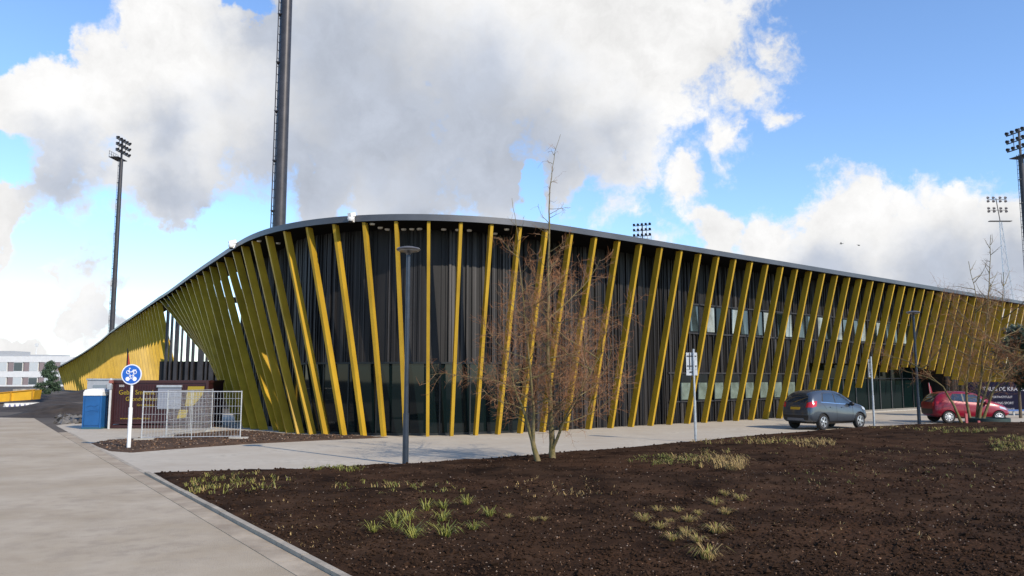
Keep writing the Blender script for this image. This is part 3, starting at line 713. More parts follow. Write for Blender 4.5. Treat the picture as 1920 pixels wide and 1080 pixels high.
def fence_panel(a, b, label, H=1.8):
    a, b = Vector(a), Vector(b); Ln = (b - a).length; rz = math.atan2((b - a).y, (b - a).x)
    t_ = thing('mesh_fence', label, 'site fence', a, rz, 'temporary wire mesh fence panels')
    for nm, x, r_ in (('post', 0, .024), ('post', Ln, .024), ('mid_post', Ln / 2, .013)):
        mb = MB(); mb.tube([(x, 0, .05), (x, 0, H + .03)], r_, 8); mb.build(nm, galv, t_)
    for nm, z in (('top_rail', H), ('bottom_rail', .15)):
        mb = MB(); mb.tube([(0, 0, z), (Ln, 0, z)], .020 if z > 1 else .014, 8); mb.build(nm, galv, t_)
    mb = MB(); n_ = int(Ln / .105)
    for j in range(1, n_): mb.tube([(Ln * j / n_, .005, .15), (Ln * j / n_, .005, H)], .0052, 4, cap=False)
    for z in (.42, .70, .98, 1.26, 1.54): mb.tube([(0, -.004, z), (Ln, -.004, z)], .0085, 4)
    mb.build('wire_mesh', galv, t_)
    for x in (0.1, Ln - .05):
        mb = MB(); mb.box((x, 0, .055), (.68, .24, .13)); o = mb.build('concrete_foot', conc, t_)
f0, f1 = atz(265, 828), atz(450, 825.5)
fence_panel(f0, f1, 'front galvanised wire mesh fence panel standing on concrete feet in the brown soil strip')
fence_panel(atz(311, 822.5), atz(396, 809), 'wire mesh fence panel running back behind the front fence panel')

# ------------------------------------------------------------------ site container, toilet, cabin
c0 = atz(207, 803.5); CW, CD, CHH = 4.35, 2.2, 2.06
ct = thing('site_container', 'dark maroon site container with yellow lettering and grey shutter behind the fence', 'container', c0, R(2))
mar = mat('shaded_maroon', (.034, .008, .010), .45, .1, .25, 1.2)  # maroon darkened in place of the building's shadow
mb = MB(); mb.box((CW / 2, CD / 2, CHH / 2 + .12), (CW, CD, CHH - .16)); n_ = 34
for j in range(n_): mb.box((.1 + (CW - .2) * (j + .5) / n_, -.012, CHH / 2 + .12), ((CW - .2) / n_ * .5, .025, CHH - .42))
mb.build('body', mar, ct)
mb = MB()
for z in (.09, CHH + .08): mb.box((CW / 2, CD / 2, z), (CW + .06, CD + .09, .12))
for x in (0.02, CW - .02): mb.box((x, -.005, CHH / 2 + .08), (.12, .11, CHH - .06))
mb.build('corner_frame', mat('maroon_dark', (.04, .012, .012), .5), ct)
yel = mat('shaded_yellow', (.30, .22, .015), .5)  # yellow dimmed to go with the shade painted into the container
rx = (R(90), 0, 0)
text_mesh('lettering', 'Gebr. Smeenk', .30, yel, ct, (.30, -.028, 1.55), rx, sx=.95); text_mesh('lettering', 'Grondwerken', .27, yel, ct, (.62, -.028, 1.26), rx, sx=.95)
text_mesh('lettering', 'Grondverzet', .15, yel, ct, (1.15, -.028, 1.02), rx); text_mesh('lettering', 'www.grondwerken', .13, yel, ct, (.42, -.028, .42), rx, sx=1.35); text_mesh('lettering', 'BBB', .14, dwhite, ct, (.3, -.028, 1.9), rx)
mb = MB(); mb.box((2.62, -.04, 1.38), (1.06, .04, .98))
for j in range(9): mb.box((2.62, -.065, .95 + j * .105), (1.0, .02, .05))
o = mb.build('shutter', mat('shaded_grey', (.26, .275, .32), .45, .2), ct); mb = MB(); mb.box((2.62, -.07, 1.93), (1.14, .12, .10)); mb.build('shutter_box', alu, o)  # shutter grey also darkened to stand in for shade
mb = MB(); mb.add([(x, -.03, z) for x, z in ((3.35, 1.0), (3.75, 1.05), (4.15, 1.55), (4.2, 1.92), (3.45, 1.92))] + [(x, -.055, z) for x, z in ((3.35, 1.0), (3.75, 1.05), (4.15, 1.55), (4.2, 1.92), (3.45, 1.92))], [(9, 8, 7, 6, 5), (0, 1, 6, 5), (1, 2, 7, 6), (2, 3, 8, 7), (3, 4, 9, 8), (4, 0, 5, 9)])
mb.add([(x, y_, z) for y_ in (-.03, -.05) for x, z in ((3.0, .45), (3.4, .5), (3.5, .85), (3.1, .85))], [(7, 6, 5, 4), (0, 1, 5, 4), (1, 2, 6, 5), (2, 3, 7, 6), (3, 0, 4, 7)]); mb.build('yellow_panel', yel, ct)

w0 = atz(171, 804.5); wc = thing('portable_toilet', 'blue portable toilet with white domed roof left of the maroon container', 'toilet', w0, R(4))
blu = mat('shaded_blue', (.010, .085, .25), .45, 0, .15, 2); s_ = .80  # blue darkened as if the toilet stood in shade
mb = MB(); mb.box((0, .45, .78), (s_, .9, 1.46)); 
for x in (-.38, .38): mb.box((x, -.0, .78), (.07, .07, 1.46))
mb.build('cabin', blu, wc)
mb = MB(); mb.box((0, -.012, .80), (.66, .03, 1.28)); 
mb.tube([(-.28, -.035, 1.0), (-.05, -.035, 1.06), (.1, -.035, 1.0), (.28, -.035, 1.1)], .012, 6); mb.tube([(-.28, -.035, .78), (0, -.035, .84), (.28, -.035, .8)], .01, 6); mb.box((.26, -.04, .85), (.04, .03, .14)); mb.build('door', blu, wc)
mb = MB(); mb.box((0, .45, .03), (.86, .96, .1)); mb.build('base', mat('toilet_base', (.02, .09, .13), .6), wc)
mb = MB(); 
prof = [(-.42, 1.51), (-.42, 1.66), (-.35, 1.77), (-.2, 1.80), (.0, 1.83), (.2, 1.81), (.35, 1.78), (.42, 1.67), (.42, 1.51)]
k = len(prof); mb.add([(x, -.04, z) for x, z in prof] + [(x, .94, z) for x, z in prof], [tuple(range(k))[::-1][::-1], tuple(range(k, 2 * k))[::-1]] + [(i, i + k, (i + 1) % k + k, (i + 1) % k) for i in range(k)])
o = mb.build('roof', white, wc)
mb = MB(); mb.tube([(.3, .7, 1.7), (.3, .7, 2.0)], .05, 8); mb.build('vent_pipe', mat('vent_grey', (.2, .2, .21), .6), o)

k0 = aty(158, 760, 41.5); cb = thing('site_cabin', 'grey and blue site cabin half hidden behind the blue toilet', 'cabin', (k0.x, 41.5, 0))
mb = MB(); mb.box((.75, .9, 1.55), (1.32, 1.8, 1.3)); mb.build('upper_wall', mat('cabin_grey', (.34, .36, .38), .5, 0, .1, 2), cb)
mb = MB(); mb.box((.75, .9, .66), (1.36, 1.84, .5)); mb.build('lower_wall', mat('cabin_blue', (.012, .03, .16), .5), cb)
mb = MB(); mb.box((.75, .9, .2), (1.3, 1.78, .44)); mb.build('skid', black, cb); mb = MB(); mb.box((.75, .9, 2.24), (1.4, 1.9, .08)); mb.build('roof', alu, cb)
mb = MB(); mb.box((.8, -.012, 1.6), (.8, .03, .7)); mb.build('window', mat('cabin_window', (.20, .24, .27), .15), cb)
q = aty(205.5, 770, 37.0); t_ = thing('service_post', 'slim pale post with reddish cap between the blue toilet and maroon container', 'post', (q.x, 37.0, 0))
mb = MB(); mb.box((0, 0, 1.15), (.07, .07, 2.3)); mb.build('post', dwhite, t_); mb = MB(); mb.box((-.04, -.01, 1.9), (.2, .12, .22)); mb.build('box', alu, t_); mb = MB(); mb.box((0, 0, 2.14), (.16, .12, .14)); mb.build('cap', mat('dull_red', (.28, .1, .08), .6), t_)

# ------------------------------------------------------------------ far left: office block, pine, skip, bunting, earth heaps
Y = 225.0; xr = aty(135, 700, Y).x; xl = xr - 60; oz = 0.0; Ht = aty(60, 668, Y).z
ob = thing('office_building', 'white office building with bands of windows in the far left distance', 'building', (xl, Y, 0))
wm = mat('office_white', (.66, .66, .65), .6, 0, .05, 1); WW = xr - xl
bands = [(0, .4), (2.55, 4.15), (6.75, Ht)]
mb = MB()
for z0, z1 in bands: mb.box((WW / 2, 6, (z0 + z1) / 2), (WW, 12, z1 - z0))
mb.box((WW / 2, 6.4, Ht / 2), (WW - 1, 11, Ht - .2)); mb.build('wall', wm, ob)
gy = mat('office_pier', (.24, .19, .19), .7); bl = mat('office_blind', (.50, .53, .54), .2); gl = mat('office_glass', (.07, .09, .10), .08)
for z0, z1 in ((.4, 2.55), (4.15, 6.75)):
    x = WW - .6
    while x > 22:
        f_ = MB(); f_.box((x - 1.6, .34, (z0 + z1) / 2), (2.5, .5, z1 - z0 - .02)); o = f_.build('window', wm, ob)
        f_ = MB(); f_.box((x - 1.6, .06, (z0 + z1) / 2 + .0), (2.3, .06, z1 - z0 - .3)); f_.build('pane', random.choice((bl, bl, bl, gl)), o)
        f_ = MB(); f_.box((x - .28, .5, (z0 + z1) / 2), (.06, .6, z1 - z0 - .02)); 
        f_ = MB(); f_.box((x - 3.6, .36, (z0 + z1) / 2), (1.45, .5, z1 - z0 - .02)); f_.build('pier', gy, ob)
        x -= 4.35
mb = MB(); mb.box((WW - 29, 6, Ht + .8), (22, 8, 1.5)); mb.build('roof_plant_room', mat('plant_grey', (.33, .34, .35), .6), ob)
mb = MB(); mb.box((WW - 10, 6, Ht + .3), (9, 5, .5)); mb.build('roof_plant_room', mat('plant_grey', (.33, .34, .35), .6), ob)
mb = MB(); q = aty(52, 660, Y).x - xl; mb.tube([(q, 4, Ht), (q, 4, Ht + 3.8)], .15, 6); mb.box((q, 4, Ht + 3.3), (.9, .3, .8)); mb.build('antenna', dwhite, ob)

def leafy(name, label, cat, x, y, z, H, rad, nleaf, leafm, trunkm, conic=True, low=.12, lsz=.10):
    t_ = thing(name, label, cat, (x, y, z)); mb = MB(); mb.tube([(0, 0, -.1), (.03, 0, H * .5), (0, 0, H * .93)], [.035 * H ** .6, .02 * H ** .6, .01], 8)
    lf = MB()
    for j in range(int(H * 9)):
        zz = H * (low + (1 - low) * (j + random.random()) / (H * 9)); k = (zz / H - low) / (1 - low)
        r_ = rad * ((1 - k) ** .75 if conic else math.sin(math.pi * (.12 + .85 * k)) ** .6) * random.uniform(.55, 1.15) + .08; a = random.uniform(0, 6.28)
        e_ = Vector((r_ * math.cos(a), r_ * math.sin(a), zz + r_ * random.uniform(-.05, .35))); mb.tube([(0, 0, zz * .97), e_ * .55 + Vector((0, 0, zz * .44)), e_], [.02, .012, .005], 4)
        for _ in range(int(nleaf / (H * 9))):
            q = Vector((0, 0, zz)).lerp(e_, random.uniform(.25, 1.05)) + Vector([random.gauss(0, lsz * 1.0) for _ in range(3)])
            u = Vector([random.gauss(0, 1) for _ in range(3)]).normalized(); v = u.orthogonal().normalized(); s_ = lsz * random.uniform(.5, 1.1)
            lf.add([q - u * s_, q + v * s_ * .4, q + u * s_, q - v * s_ * .4], [(0, 1, 2, 3)], random.randrange(len(leafm)))
    mb.build('trunk', trunkm, t_); lf.build('crown', leafm, t_); return t_
barkm = mat('bark', (.10, .075, .05), .9, 0, .3, 14, .5, 60)
p = atz(90, 744); leafy('pine_tree', 'small dark green pine tree in front of the white office building', 'tree', p.x, p.y, -.1, 4.4, 1.5, 9000, [mat('pine_dark', (.025, .05, .025), .8), mat('pine_mid', (.045, .08, .04), .8)], barkm, True, .06, .13)
# skip
p = atz(60, 757); sk_ = thing('waste_skip', 'yellow steel waste skip standing on dark earth at the far left', 'skip', (p.x, p.y + .3, .0), R(14))
skm = mat('skip_yellow', (.62, .34, .012), .45, 0, .12, 1.5)
mb = MB(); pr = [(0, .75, 1.30), (0, .0, .0)]
P_ = [(-5.2, .0), (-.1, .36), (.0, 1.22), (-3.2, .92), (-5.4, .80)]
mb.add([(x, 0, z) for x, z in P_] + [(x, 2.0, z) for x, z in P_], [(4, 3, 2, 1, 0)[::-1], (5, 6, 7, 8, 9)[::-1]] + [(i, (i + 1) % 5, (i + 1) % 5 + 5, i + 5) for i in range(5)]); mb.build('body', skm, sk_)
mb = MB()
for x, z0, z1 in ((-1.9, .24, 1.03), (-3.4, .14, .9), (-.15, .4, 1.2)): mb.box((x, -.05, (z0 + z1) / 2), (.09, .1, z1 - z0))
mb.tube([(-5.4, -.03, .82), (-3.2, -.03, .94), (.02, -.03, 1.24)], .06, 6); mb.build('rib', mat('skip_rib', (.45, .22, .01), .5), sk_)
mb = MB(); mb.box((-1.0, 1.0, 1.18), (1.7, 1.6, .28)); mb.build('load', mat('debris', (.3, .27, .22), .9, 0, .4, 3), sk_)
# earth heaps
def heap(name, cx, cy, rx, ry, h, m, seed, rz=0):
    xs = np.linspace(-1.1, 1.1, 44); vs = []; fs = []
    for j, b in enumerate(xs):
        for i, a in enumerate(xs):
            r2 = math.sqrt(a * a + b * b); k = max(0, 1 - r2) ; k = k * k * (3 - 2 * k)
            z = h * k * (1 + .5 * noise.noise(Vector((a * 3 + seed, b * 3, 0)))) + (.06 * h * noise.noise(Vector((a * 9, b * 9 + seed, 1))) if r2 < 1 else -.05)
            c_, s_ = math.cos(rz), math.sin(rz); x, y = a * rx, b * ry; vs.append((cx + x * c_ - y * s_, cy + x * s_ + y * c_, z))
    n_ = len(xs)
    for j in range(n_ - 1):
        for i in range(n_ - 1): fs.append((j * n_ + i, j * n_ + i + 1, (j + 1) * n_ + i + 1, (j + 1) * n_ + i))
    mb = MB(); mb.v = vs; mb.f = fs; mb.m = [0] * len(fs); o = mb.build(name, m, None, True); o['kind'] = 'structure'; return o
em = mat('earth_heap', (.035, .027, .022), .95, 0, .5, 1.2, .6, 10)
heap('earth_mound', -33, 60, 7, 4, .55, em, 1, .3); heap('earth_mound', -52, 82, 14, 6, .75, em, 4, .2); heap('earth_mound', -27, 49.5, 4.5, 2.2, .6, em, 7, .2); heap('earth_mound', -46, 92, 12, 5, 1.1, em, 9, -.3)
sheet('side_path', [atz(60, 783)[:2], atz(100, 770)[:2], atz(118, 764)[:2], atz(60, 760)[:2], atz(8, 760)[:2], atz(5, 763)[:2], atz(90, 767)[:2], atz(70, 773)[:2], atz(20, 783)[:2]], .012, mat('path_gravel', (.38, .37, .36), .9, 0, .2, 2))
mb = MB()
for _ in range(110):
    q = atz(random.gauss(128, 12), random.uniform(774, 795)); s_ = random.uniform(.06, .3); clod(mb, (q.x, q.y, s_ * .3), s_, random.choice((0, 0, 1)))
o = mb.build('rubble', [mat('rubble_grey', (.13, .125, .12), .9, 0, .3, 4), mat('rubble_dark', (.05, .045, .04), .9)]); tag(o, 'pale rubble and debris lying beside the blue toilet', 'rubble', kind='stuff')
a, b = atz(8, 768), atz(92, 765.5); dv = b - a; t_ = thing('barrier_bunting', 'low row of white and blue triangular bunting at the far left', 'bunting', a, math.atan2(dv.y, dv.x))
mw, mu = MB(), MB(); n_ = 9; Lb = dv.length
for j in range(n_):
    x0, x1 = Lb * j / n_, Lb * (j + 1) / n_; (mw).add([(x0, 0, .42), (x1, 0, .42), ((x0 + x1) / 2, 0, .02), (x0, .02, .42), (x1, .02, .42), ((x0 + x1) / 2, .02, .02)], [(0, 2, 1), (3, 4, 5), (0, 1, 4, 3), (1, 2, 5, 4), (2, 0, 3, 5)])
    if j < n_ - 1: mu.add([((x0 + x1) / 2, .03, .02), (x1, .03, .40), (x1 + (x1 - x0) / 2, .03, .02), ((x0 + x1) / 2, .05, .02), (x1, .05, .40), (x1 + (x1 - x0) / 2, .05, .02)], [(0, 1, 2), (5, 4, 3), (0, 2, 5, 3), (1, 0, 3, 4), (2, 1, 4, 5)])
mw.build('white_flags', white, t_); mu.build('blue_flags', mat('bunting_blue', (.12, .13, .3), .6), t_); mb = MB(); mb.box((Lb / 2, .012, .44), (Lb, .03, .05))
for j in range(5): mb.box((Lb * j / 4, .07, .22), (.04, .04, .46))
mb.build('rail', dwhite, t_)

# ------------------------------------------------------------------ bare trees
twm = mat('rust_twigs', (.24, .098, .036), .85, 0, .35, 3); twm2 = mat('grey_twigs', (.20, .12, .065), .85, 0, .25, 3); mossy = mat('mossy_bark', (.13, .105, .025), .9, 0, 0, 5, .5, 60, c2=(.19, .145, .075))
def wander(p0, d0, L_, n_, jit, rise):
    P = [Vector(p0)]; d = Vector(d0).normalized()
    for _ in range(n_):
        d = (d + Vector([random.gauss(0, jit) for _ in range(3)]) + Vector((0, 0, rise))).normalized(); P.append(P[-1] + d * (L_ / n_))
    return P
def along(P, t_):
    k = t_ * (len(P) - 1); i = min(len(P) - 2, int(k)); return P[i].lerp(P[i + 1], k - i), (P[i + 1] - P[i]).normalized()
def bare_tree(label, base, stems, prim, group, tw=1.0, wide=1.0):
    t_ = thing('bare_tree', label, 'tree', base, 0, group); tr, cr = MB(), MB()
    for P, r0, r1 in stems:
        P = [Vector(q) for q in P]; Q = []
        for i in range(len(P) - 1):
            for j in range(3): Q.append(P[i].lerp(P[i + 1], j / 3) + Vector((random.gauss(0, .012), random.gauss(0, .012), 0)) * (1 if i + j else 0))
        Q.append(P[-1]); n_ = len(Q); tr.tube(Q, [r1 + (r0 - r1) * (1 - i / (n_ - 1)) ** 1.7 for i in range(n_)], 8)
    for P, t0, L_, az, el, r_ in prim:
        p_, d_ = along([Vector(q) for q in P], t0); d = Vector((math.cos(az) * math.cos(el), math.sin(az) * math.cos(el), math.sin(el)))
        Q = wander(p_, d, L_, 9, .12, .055); tr.tube(Q, [r_ * (1 - .85 * i / 9) for i in range(10)], 5, cap=False)
        top_ = p_.z > 5.6; ns = max(2, int(L_ * (4 if top_ else 9.5) * tw))
        for _ in range(ns):
            t2 = random.uniform(.12, 1); q, dd_ = along(Q, t2); sd_ = Vector([random.gauss(0, 1) for _ in range(3)]); sd_ = (dd_ * .75 + (sd_ - dd_ * sd_.dot(dd_)).normalized() * .9).normalized()
            l2 = (.7 if top_ else 1) * L_ * random.uniform(.16, .42) * (1.1 - .5 * t2) + .12; S = wander(q, sd_, l2, 5, .2, .05)
            cr.tube(S, [.0062, .0054, .0046, .0038, .003, .0022], 3, 1, cap=False)
            for _ in range(1 if top_ else max(2, int(l2 * 13 * tw))):
                q3, d3 = along(S, random.uniform(.1, 1)); s3 = Vector([random.gauss(0, 1) for _ in range(3)]); s3 = (d3 * .6 + s3.normalized() * .8).normalized()
                T = wander(q3, s3, random.uniform(.07, .26) * (1 + .3 * wide), 3, .3, .02); cr.tube(T, [.0032, .0028, .0024, .0015], 3, 0, cap=False)
    shade(tr.build('trunk', mossy, t_), 60); cr.build('crown', [twm, twm2], t_)
    return t_
def P3(px, py, y, base): q = aty(px, py, y); return q - base
# centre tree: two leaning stems and a straight leader
TB = atz(1037, 867); TB.z = bed_h(TB.x, TB.y); Yt = TB.y
lead = [P3(1037, 869, Yt, TB), P3(1034, 810, Yt, TB), P3(1031, 740, Yt, TB), P3(1027, 640, Yt + .05, TB), P3(1029, 520, Yt, TB), P3(1030, 420, Yt - .05, TB), P3(1031, 350, Yt, TB), P3(1037, 300, Yt, TB), P3(1051, 252, Yt, TB)]
y2 = atz(1011, 873).y
st2 = [P3(1011, 874, y2, TB), P3(998, 826, y2 + .1, TB), P3(985, 780, y2 + .2, TB), P3(968, 735, y2 + .3, TB), P3(955, 690, y2 + .3, TB)]
st3 = [P3(1000, 832, y2 + .1, TB), P3(1000, 770, y2 + .1, TB), P3(994, 690, y2 - .1, TB), P3(985, 600, y2 - .2, TB), P3(975, 500, y2 - .2, TB), P3(968, 420, y2, TB), P3(960, 372, y2, TB)]
st4 = [P3(1036, 842, Yt, TB), P3(1062, 780, Yt - .3, TB), P3(1095, 720, Yt - .5, TB), P3(1130, 660, Yt - .6, TB)]
stems = [(lead, .095, .005), (st2, .085, .02), (st3, .05, .005), (st4, .05, .012)]
prim = []
random.seed(11)
for P, n_, lo, hi, sc0 in ((lead, 36, .12, .70, 1.0), (lead, 7, .70, .95, .42), (st2, 10, .3, 1, .9), (st3, 20, .15, .85, .7), (st4, 12, .25, 1, .9)):
    for j in range(n_):
        t0 = lo + (hi - lo) * (j + random.random()) / n_; z = along([Vector(q) for q in P], t0)[0].z
        Lp = (2.35 * math.exp(-((z - 2.3) / 2.6) ** 2) + .5) * random.choice((.55, .7, .85, 1.0, 1.25)) * random.uniform(.85, 1.1) * sc0; az = random.uniform(0, 6.28)
        prim.append((P, t0, min(Lp, 3.2), az, random.uniform(-.05, .65) + max(0, (z - 4)) * .06, .007 + .0045 * Lp))
bare_tree('bare rust coloured multi stemmed tree standing in the soil bed in front of the building', TB, stems, prim, 'bare trees in the soil bed')
# right tree
TB = atz(1826, 797); TB.z = .25; Yt = TB.y - 1.2
sR = [[P3(1806, 800, Yt, TB), P3(1788, 760, Yt, TB), P3(1768, 725, Yt, TB), P3(1738, 700, Yt, TB), P3(1715, 680, Yt, TB)],
      [P3(1822, 800, Yt, TB), P3(1813, 755, Yt, TB), P3(1812, 715, Yt, TB), P3(1822, 640, Yt, TB), P3(1832, 560, Yt, TB), P3(1816, 490, Yt, TB)],
      [P3(1834, 800, Yt, TB), P3(1842, 755, Yt, TB), P3(1856, 712, Yt, TB), P3(1872, 650, Yt, TB), P3(1880, 580, Yt, TB), P3(1882, 510, Yt, TB)],
      [P3(1830, 800, Yt + .2, TB), P3(1836, 740, Yt + .2, TB), P3(1846, 640, Yt + .2, TB), P3(1853, 560, Yt + .2, TB), P3(1856, 500, Yt + .2, TB), P3(1858, 440, Yt, TB)],
      [P3(1838, 800, Yt, TB), P3(1862, 735, Yt - .2, TB), P3(1895, 690, Yt - .3, TB), P3(1935, 650, Yt - .4, TB)]]
stems = [(P, .085, .012) for P in sR]; prim = []
for P, n_ in zip(sR, (7, 20, 20, 26, 11)):
    for j in range(n_):
        t0 = .22 + .74 * (j + random.random()) / n_; z = along([Vector(q) for q in P], t0)[0].z
        Lp = (2.35 * math.exp(-((z - 3.6) / 2.8) ** 2) + .55) * random.uniform(.55, 1.1); prim.append((P, t0, Lp, random.uniform(0, 6.28), random.uniform(.05, .8), .014 + .006 * Lp))
bare_tree('bare rust coloured tree with splayed stems in front of the red car', TB, stems, prim, 'bare trees in the soil bed', .9, 1.6)
t_ = thing('tree_watering_ring', 'low dark green watering ring around the splayed stems of the right tree', 'planter', (TB.x, Yt, TB.z))
mb = MB(); mb.lathe([(.93, -.3), (.95, .16), (.9, .17), (.88, -.1)], 28); shade(mb.build('ring', mat('ring_green', (.022, .042, .038), .6, 0, .2, 3), t_))
random.seed(5)
p = aty(1908, 700, 47); leafy('evergreen_tree', 'dense dark evergreen tree before the fins at the right edge', 'tree', p.x, 47, 0, 5.2, 1.2, 6500, [mat('evergreen_dark', (.018, .034, .016), .5), mat('evergreen_mid', (.04, .06, .026), .5)], barkm, False, .35, .15)
# red stakes
for px, py, h, lb in ((1803.5, 797, .62, 'short pale red stake in the soil in front of the red car door'), (1826, 797, .3, 'short dull red stub beside the watering ring')):
    q = atz(px, py, .15); mb = MB(); mb.box((0, 0, h / 2 - .05), (.10, .08, h)); o = mb.build('marker_stake', mat('stake_red', (.42, .1, .1), .6, 0, .2, 6)); o.location = (q.x, q.y - .4, .12); tag(o, lb, 'stake')

# ------------------------------------------------------------------ cars
def make_car(name, label, stn, wheels, wr, paint, loc_, rz, spec):
    t_ = thing(name, label, 'car', loc_, rz, None)
    half = lambda s: [(.0, s[1]), (.78 * s[4], s[1]), (s[4], s[1] + .10), (s[4] * 1.015, s[1] + .5 * (s[2] - s[1])), (s[5] + .004, s[2] - .07), (s[5] - .025, s[2]),
                      (s[6] + (s[5] - s[6]) * .5, s[2] + (s[3] - s[2]) * .48), (s[6] + .015, s[3] - min(.09, .3 * (s[3] - s[2]))), (s[6] * .8, s[3] - .012), (0, s[3])]
    bm = bmesh.new(); rings = []
    for s in stn:
        h = half(s); pts_ = [(s[0], -y, z) for y, z in h] + [(s[0], y, z) for y, z in h[-2:0:-1]]
        rings.append([bm.verts.new(p_) for p_ in pts_])
    n_ = len(rings[0])
    for a, b in zip(rings, rings[1:]):
        for j in range(n_): bm.faces.new((a[j], a[(j + 1) % n_], b[(j + 1) % n_], b[j]))
    bm.faces.new(rings[0][::-1]); bm.faces.new(rings[-1]); bmesh.ops.recalc_face_normals(bm, faces=bm.faces[:])
    me = bpy.data.meshes.new('body'); bm.to_mesh(me); bm.free(); tmp = link('body', me)
    md = tmp.modifiers.new('s', 'SUBSURF'); md.levels = 2; md.render_levels = 2
    dg = bpy.context.evaluated_depsgraph_get(); dg.update(); sm = bpy.data.meshes.new_from_object(tmp.evaluated_get(dg))
    tree = BVHTree.FromPolygons([v.co.copy() for v in sm.vertices], [tuple(p_.vertices) for p_ in sm.polygons])
    tmp.modifiers.clear(); tmp.data = sm; cutters = []
    for x in wheels:
        for sy_ in (-1, 1):
            c = MB(); c.lathe([(wr * 1.13, -.30), (wr * 1.13, .30)], 32, Matrix.Translation((x, sy_ * (spec['hw'] + .05), wr)) @ Matrix.Rotation(R(90), 4, 'X')); co = c.build('cut', black)
            m_ = tmp.modifiers.new('b', 'BOOLEAN'); m_.operation = 'DIFFERENCE'; m_.object = co; m_.solver = 'EXACT'; cutters.append(co)
    dg = bpy.context.evaluated_depsgraph_get(); dg.update(); bm2 = bpy.data.meshes.new_from_object(tmp.evaluated_get(dg))
    bpy.data.objects.remove(tmp)
    for co in cutters: bpy.data.objects.remove(co)
    bm2.materials.clear(); bm2.materials.append(paint); bm2.materials.append(black)
    bb = link('body', bm2, t_); 
    for p_ in bm2.polygons:
        c = p_.center; p_.material_index = 1 if any((c.x - x) ** 2 + (c.z - wr) ** 2 < (wr * 1.145) ** 2 and abs(c.y) < spec['hw'] - .02 for x in wheels) or (c.z < spec['sill']) else 0
    shade(bb, 32)
    def patch(nm, quad, side, m, parent, off_=.006, nu=10, nv=8, th=.03):
        # quad: four corners; side 'L'/'R' use (x, z), 'B'/'F' use (y, z); cast on to the body skin
        q = [Vector((a, b)) for a, b in quad]; vs = []; 
        for j in range(nv + 1):
            for i in range(nu + 1):
                u, v = i / nu, j / nv; s = q[0].lerp(q[1], u).lerp(q[3].lerp(q[2], u), v)
                if side in 'LR':
                    o_ = Vector((s.x, 3 if side == 'L' else -3, s.y)); d = Vector((0, -1 if side == 'L' else 1, 0))
                else:
                    o_ = Vector((-4 if side == 'B' else 4, s.x, s.y)); d = Vector((1 if side == 'B' else -1, 0, 0))
                hit = tree.ray_cast(o_, d)
                if hit[0] is None: return None
                nn_ = hit[1] if hit[1].dot(d) < 0 else -hit[1]; vs.append((hit[0] + nn_ * off_, hit[0] - nn_ * th))
        V = [a for a, _ in vs] + [b for _, b in vs]; N_ = len(vs); fs = []; w_ = nu + 1
        for j in range(nv):
            for i in range(nu): a = j * w_ + i; fs.append((a, a + 1, a + w_ + 1, a + w_))
        rim = [i for i in range(w_)] + [j * w_ + nu for j in range(1, nv + 1)] + [nv * w_ + i for i in range(nu - 1, -1, -1)] + [j * w_ for j in range(nv - 1, 0, -1)]
        for a, b in zip(rim, rim[1:] + rim[:1]): fs.append((a, a + N_, b + N_, b))
        mb = MB(); mb.add(V, fs); o_ = mb.build(nm, m, parent); bmx = bmesh.new(); bmx.from_mesh(o_.data); bmesh.ops.recalc_face_normals(bmx, faces=bmx.faces[:]); bmx.to_mesh(o_.data); bmx.free()
        shade(o_, 50); return o_
    cg = mat('car_glass', (.03, .042, .055), .02, .35, spec=1.0, coat=1.0)
    for sd_ in 'LR':
        patch('window_surround', spec['dlo'], sd_, black, t_, .0025, 16, 8)
        for x in wheels:
            s_ = 1 if sd_ == 'L' else -1; P_ = []
            for j in range(17):
                a_ = math.pi * (j / 16 * 1.10 - .05); xx, zz = x + wr * 1.15 * math.cos(a_), wr + wr * 1.15 * math.sin(a_); hit = tree.ray_cast(Vector((xx, 3 * s_, zz)), Vector((0, -s_, 0)))
                if hit[0] is not None: P_.append(hit[0] + Vector((0, .004 * s_, 0)))
            if len(P_) > 4: mb = MB(); mb.tube(P_, spec.get('lip', .022), 6); mb.build('arch_trim', black if spec.get('chrome') else paint, t_)
        for q in spec['side']:
            wo = patch('side_window', q, sd_, cg, t_)
        for q in spec['trim']: patch('window_trim', q, sd_, chrome if spec.get('chrome') else black, t_, .010, 14, 1)
        for q in spec['seams']: patch('door_seam', q, sd_, black, t_, .0025, 1, 10)
        for q in spec['handles']: patch('door_handle', q, sd_, spec.get('hm', paint), t_, .03, 4, 2)
        for q in spec['sills']: patch('sill_trim', q, sd_, black, t_, .006, 12, 2)
        for q in spec['tailS']: patch('tail_light', q, sd_, mat('tail_red', (.50, .015, .02), .15, 0, spec=.8), t_, .008, 6, 6)
        for q in spec['headS']: patch('headlight', q, sd_, mat('headlight_glass', (.55, .58, .6), .08, .3), t_, .008, 6, 5)
        mx_, mz = spec['mirror']; mb = MB(); s = 1 if sd_ == 'L' else -1; y = spec['hw'] + .07
        mb.lathe([(.03, -.1), (.09, -.08), (.105, 0), (.09, .06), (.03, .08)], 12, Matrix.Translation((mx_, s * y, mz)) @ Matrix.Diagonal((.8, 1.15, .9, 1)) @ Matrix.Rotation(R(90), 4, 'Y')); mb.box((mx_ + .02, s * (y - .12), mz - .04), (.06, .14, .04)); shade(mb.build('mirror', spec.get('mm', black), t_))
    if spec.get('boot'): patch('rear_window', spec['boot'], 'B', cg, t_, .010, 12, 10)  # rear glass enlarged to stand in for shade on the car's rear
    for q in spec['rearw']: patch('rear_window', q, 'B', cg, t_)
    for q in spec['front']: patch('windscreen', q, 'F', cg, t_)
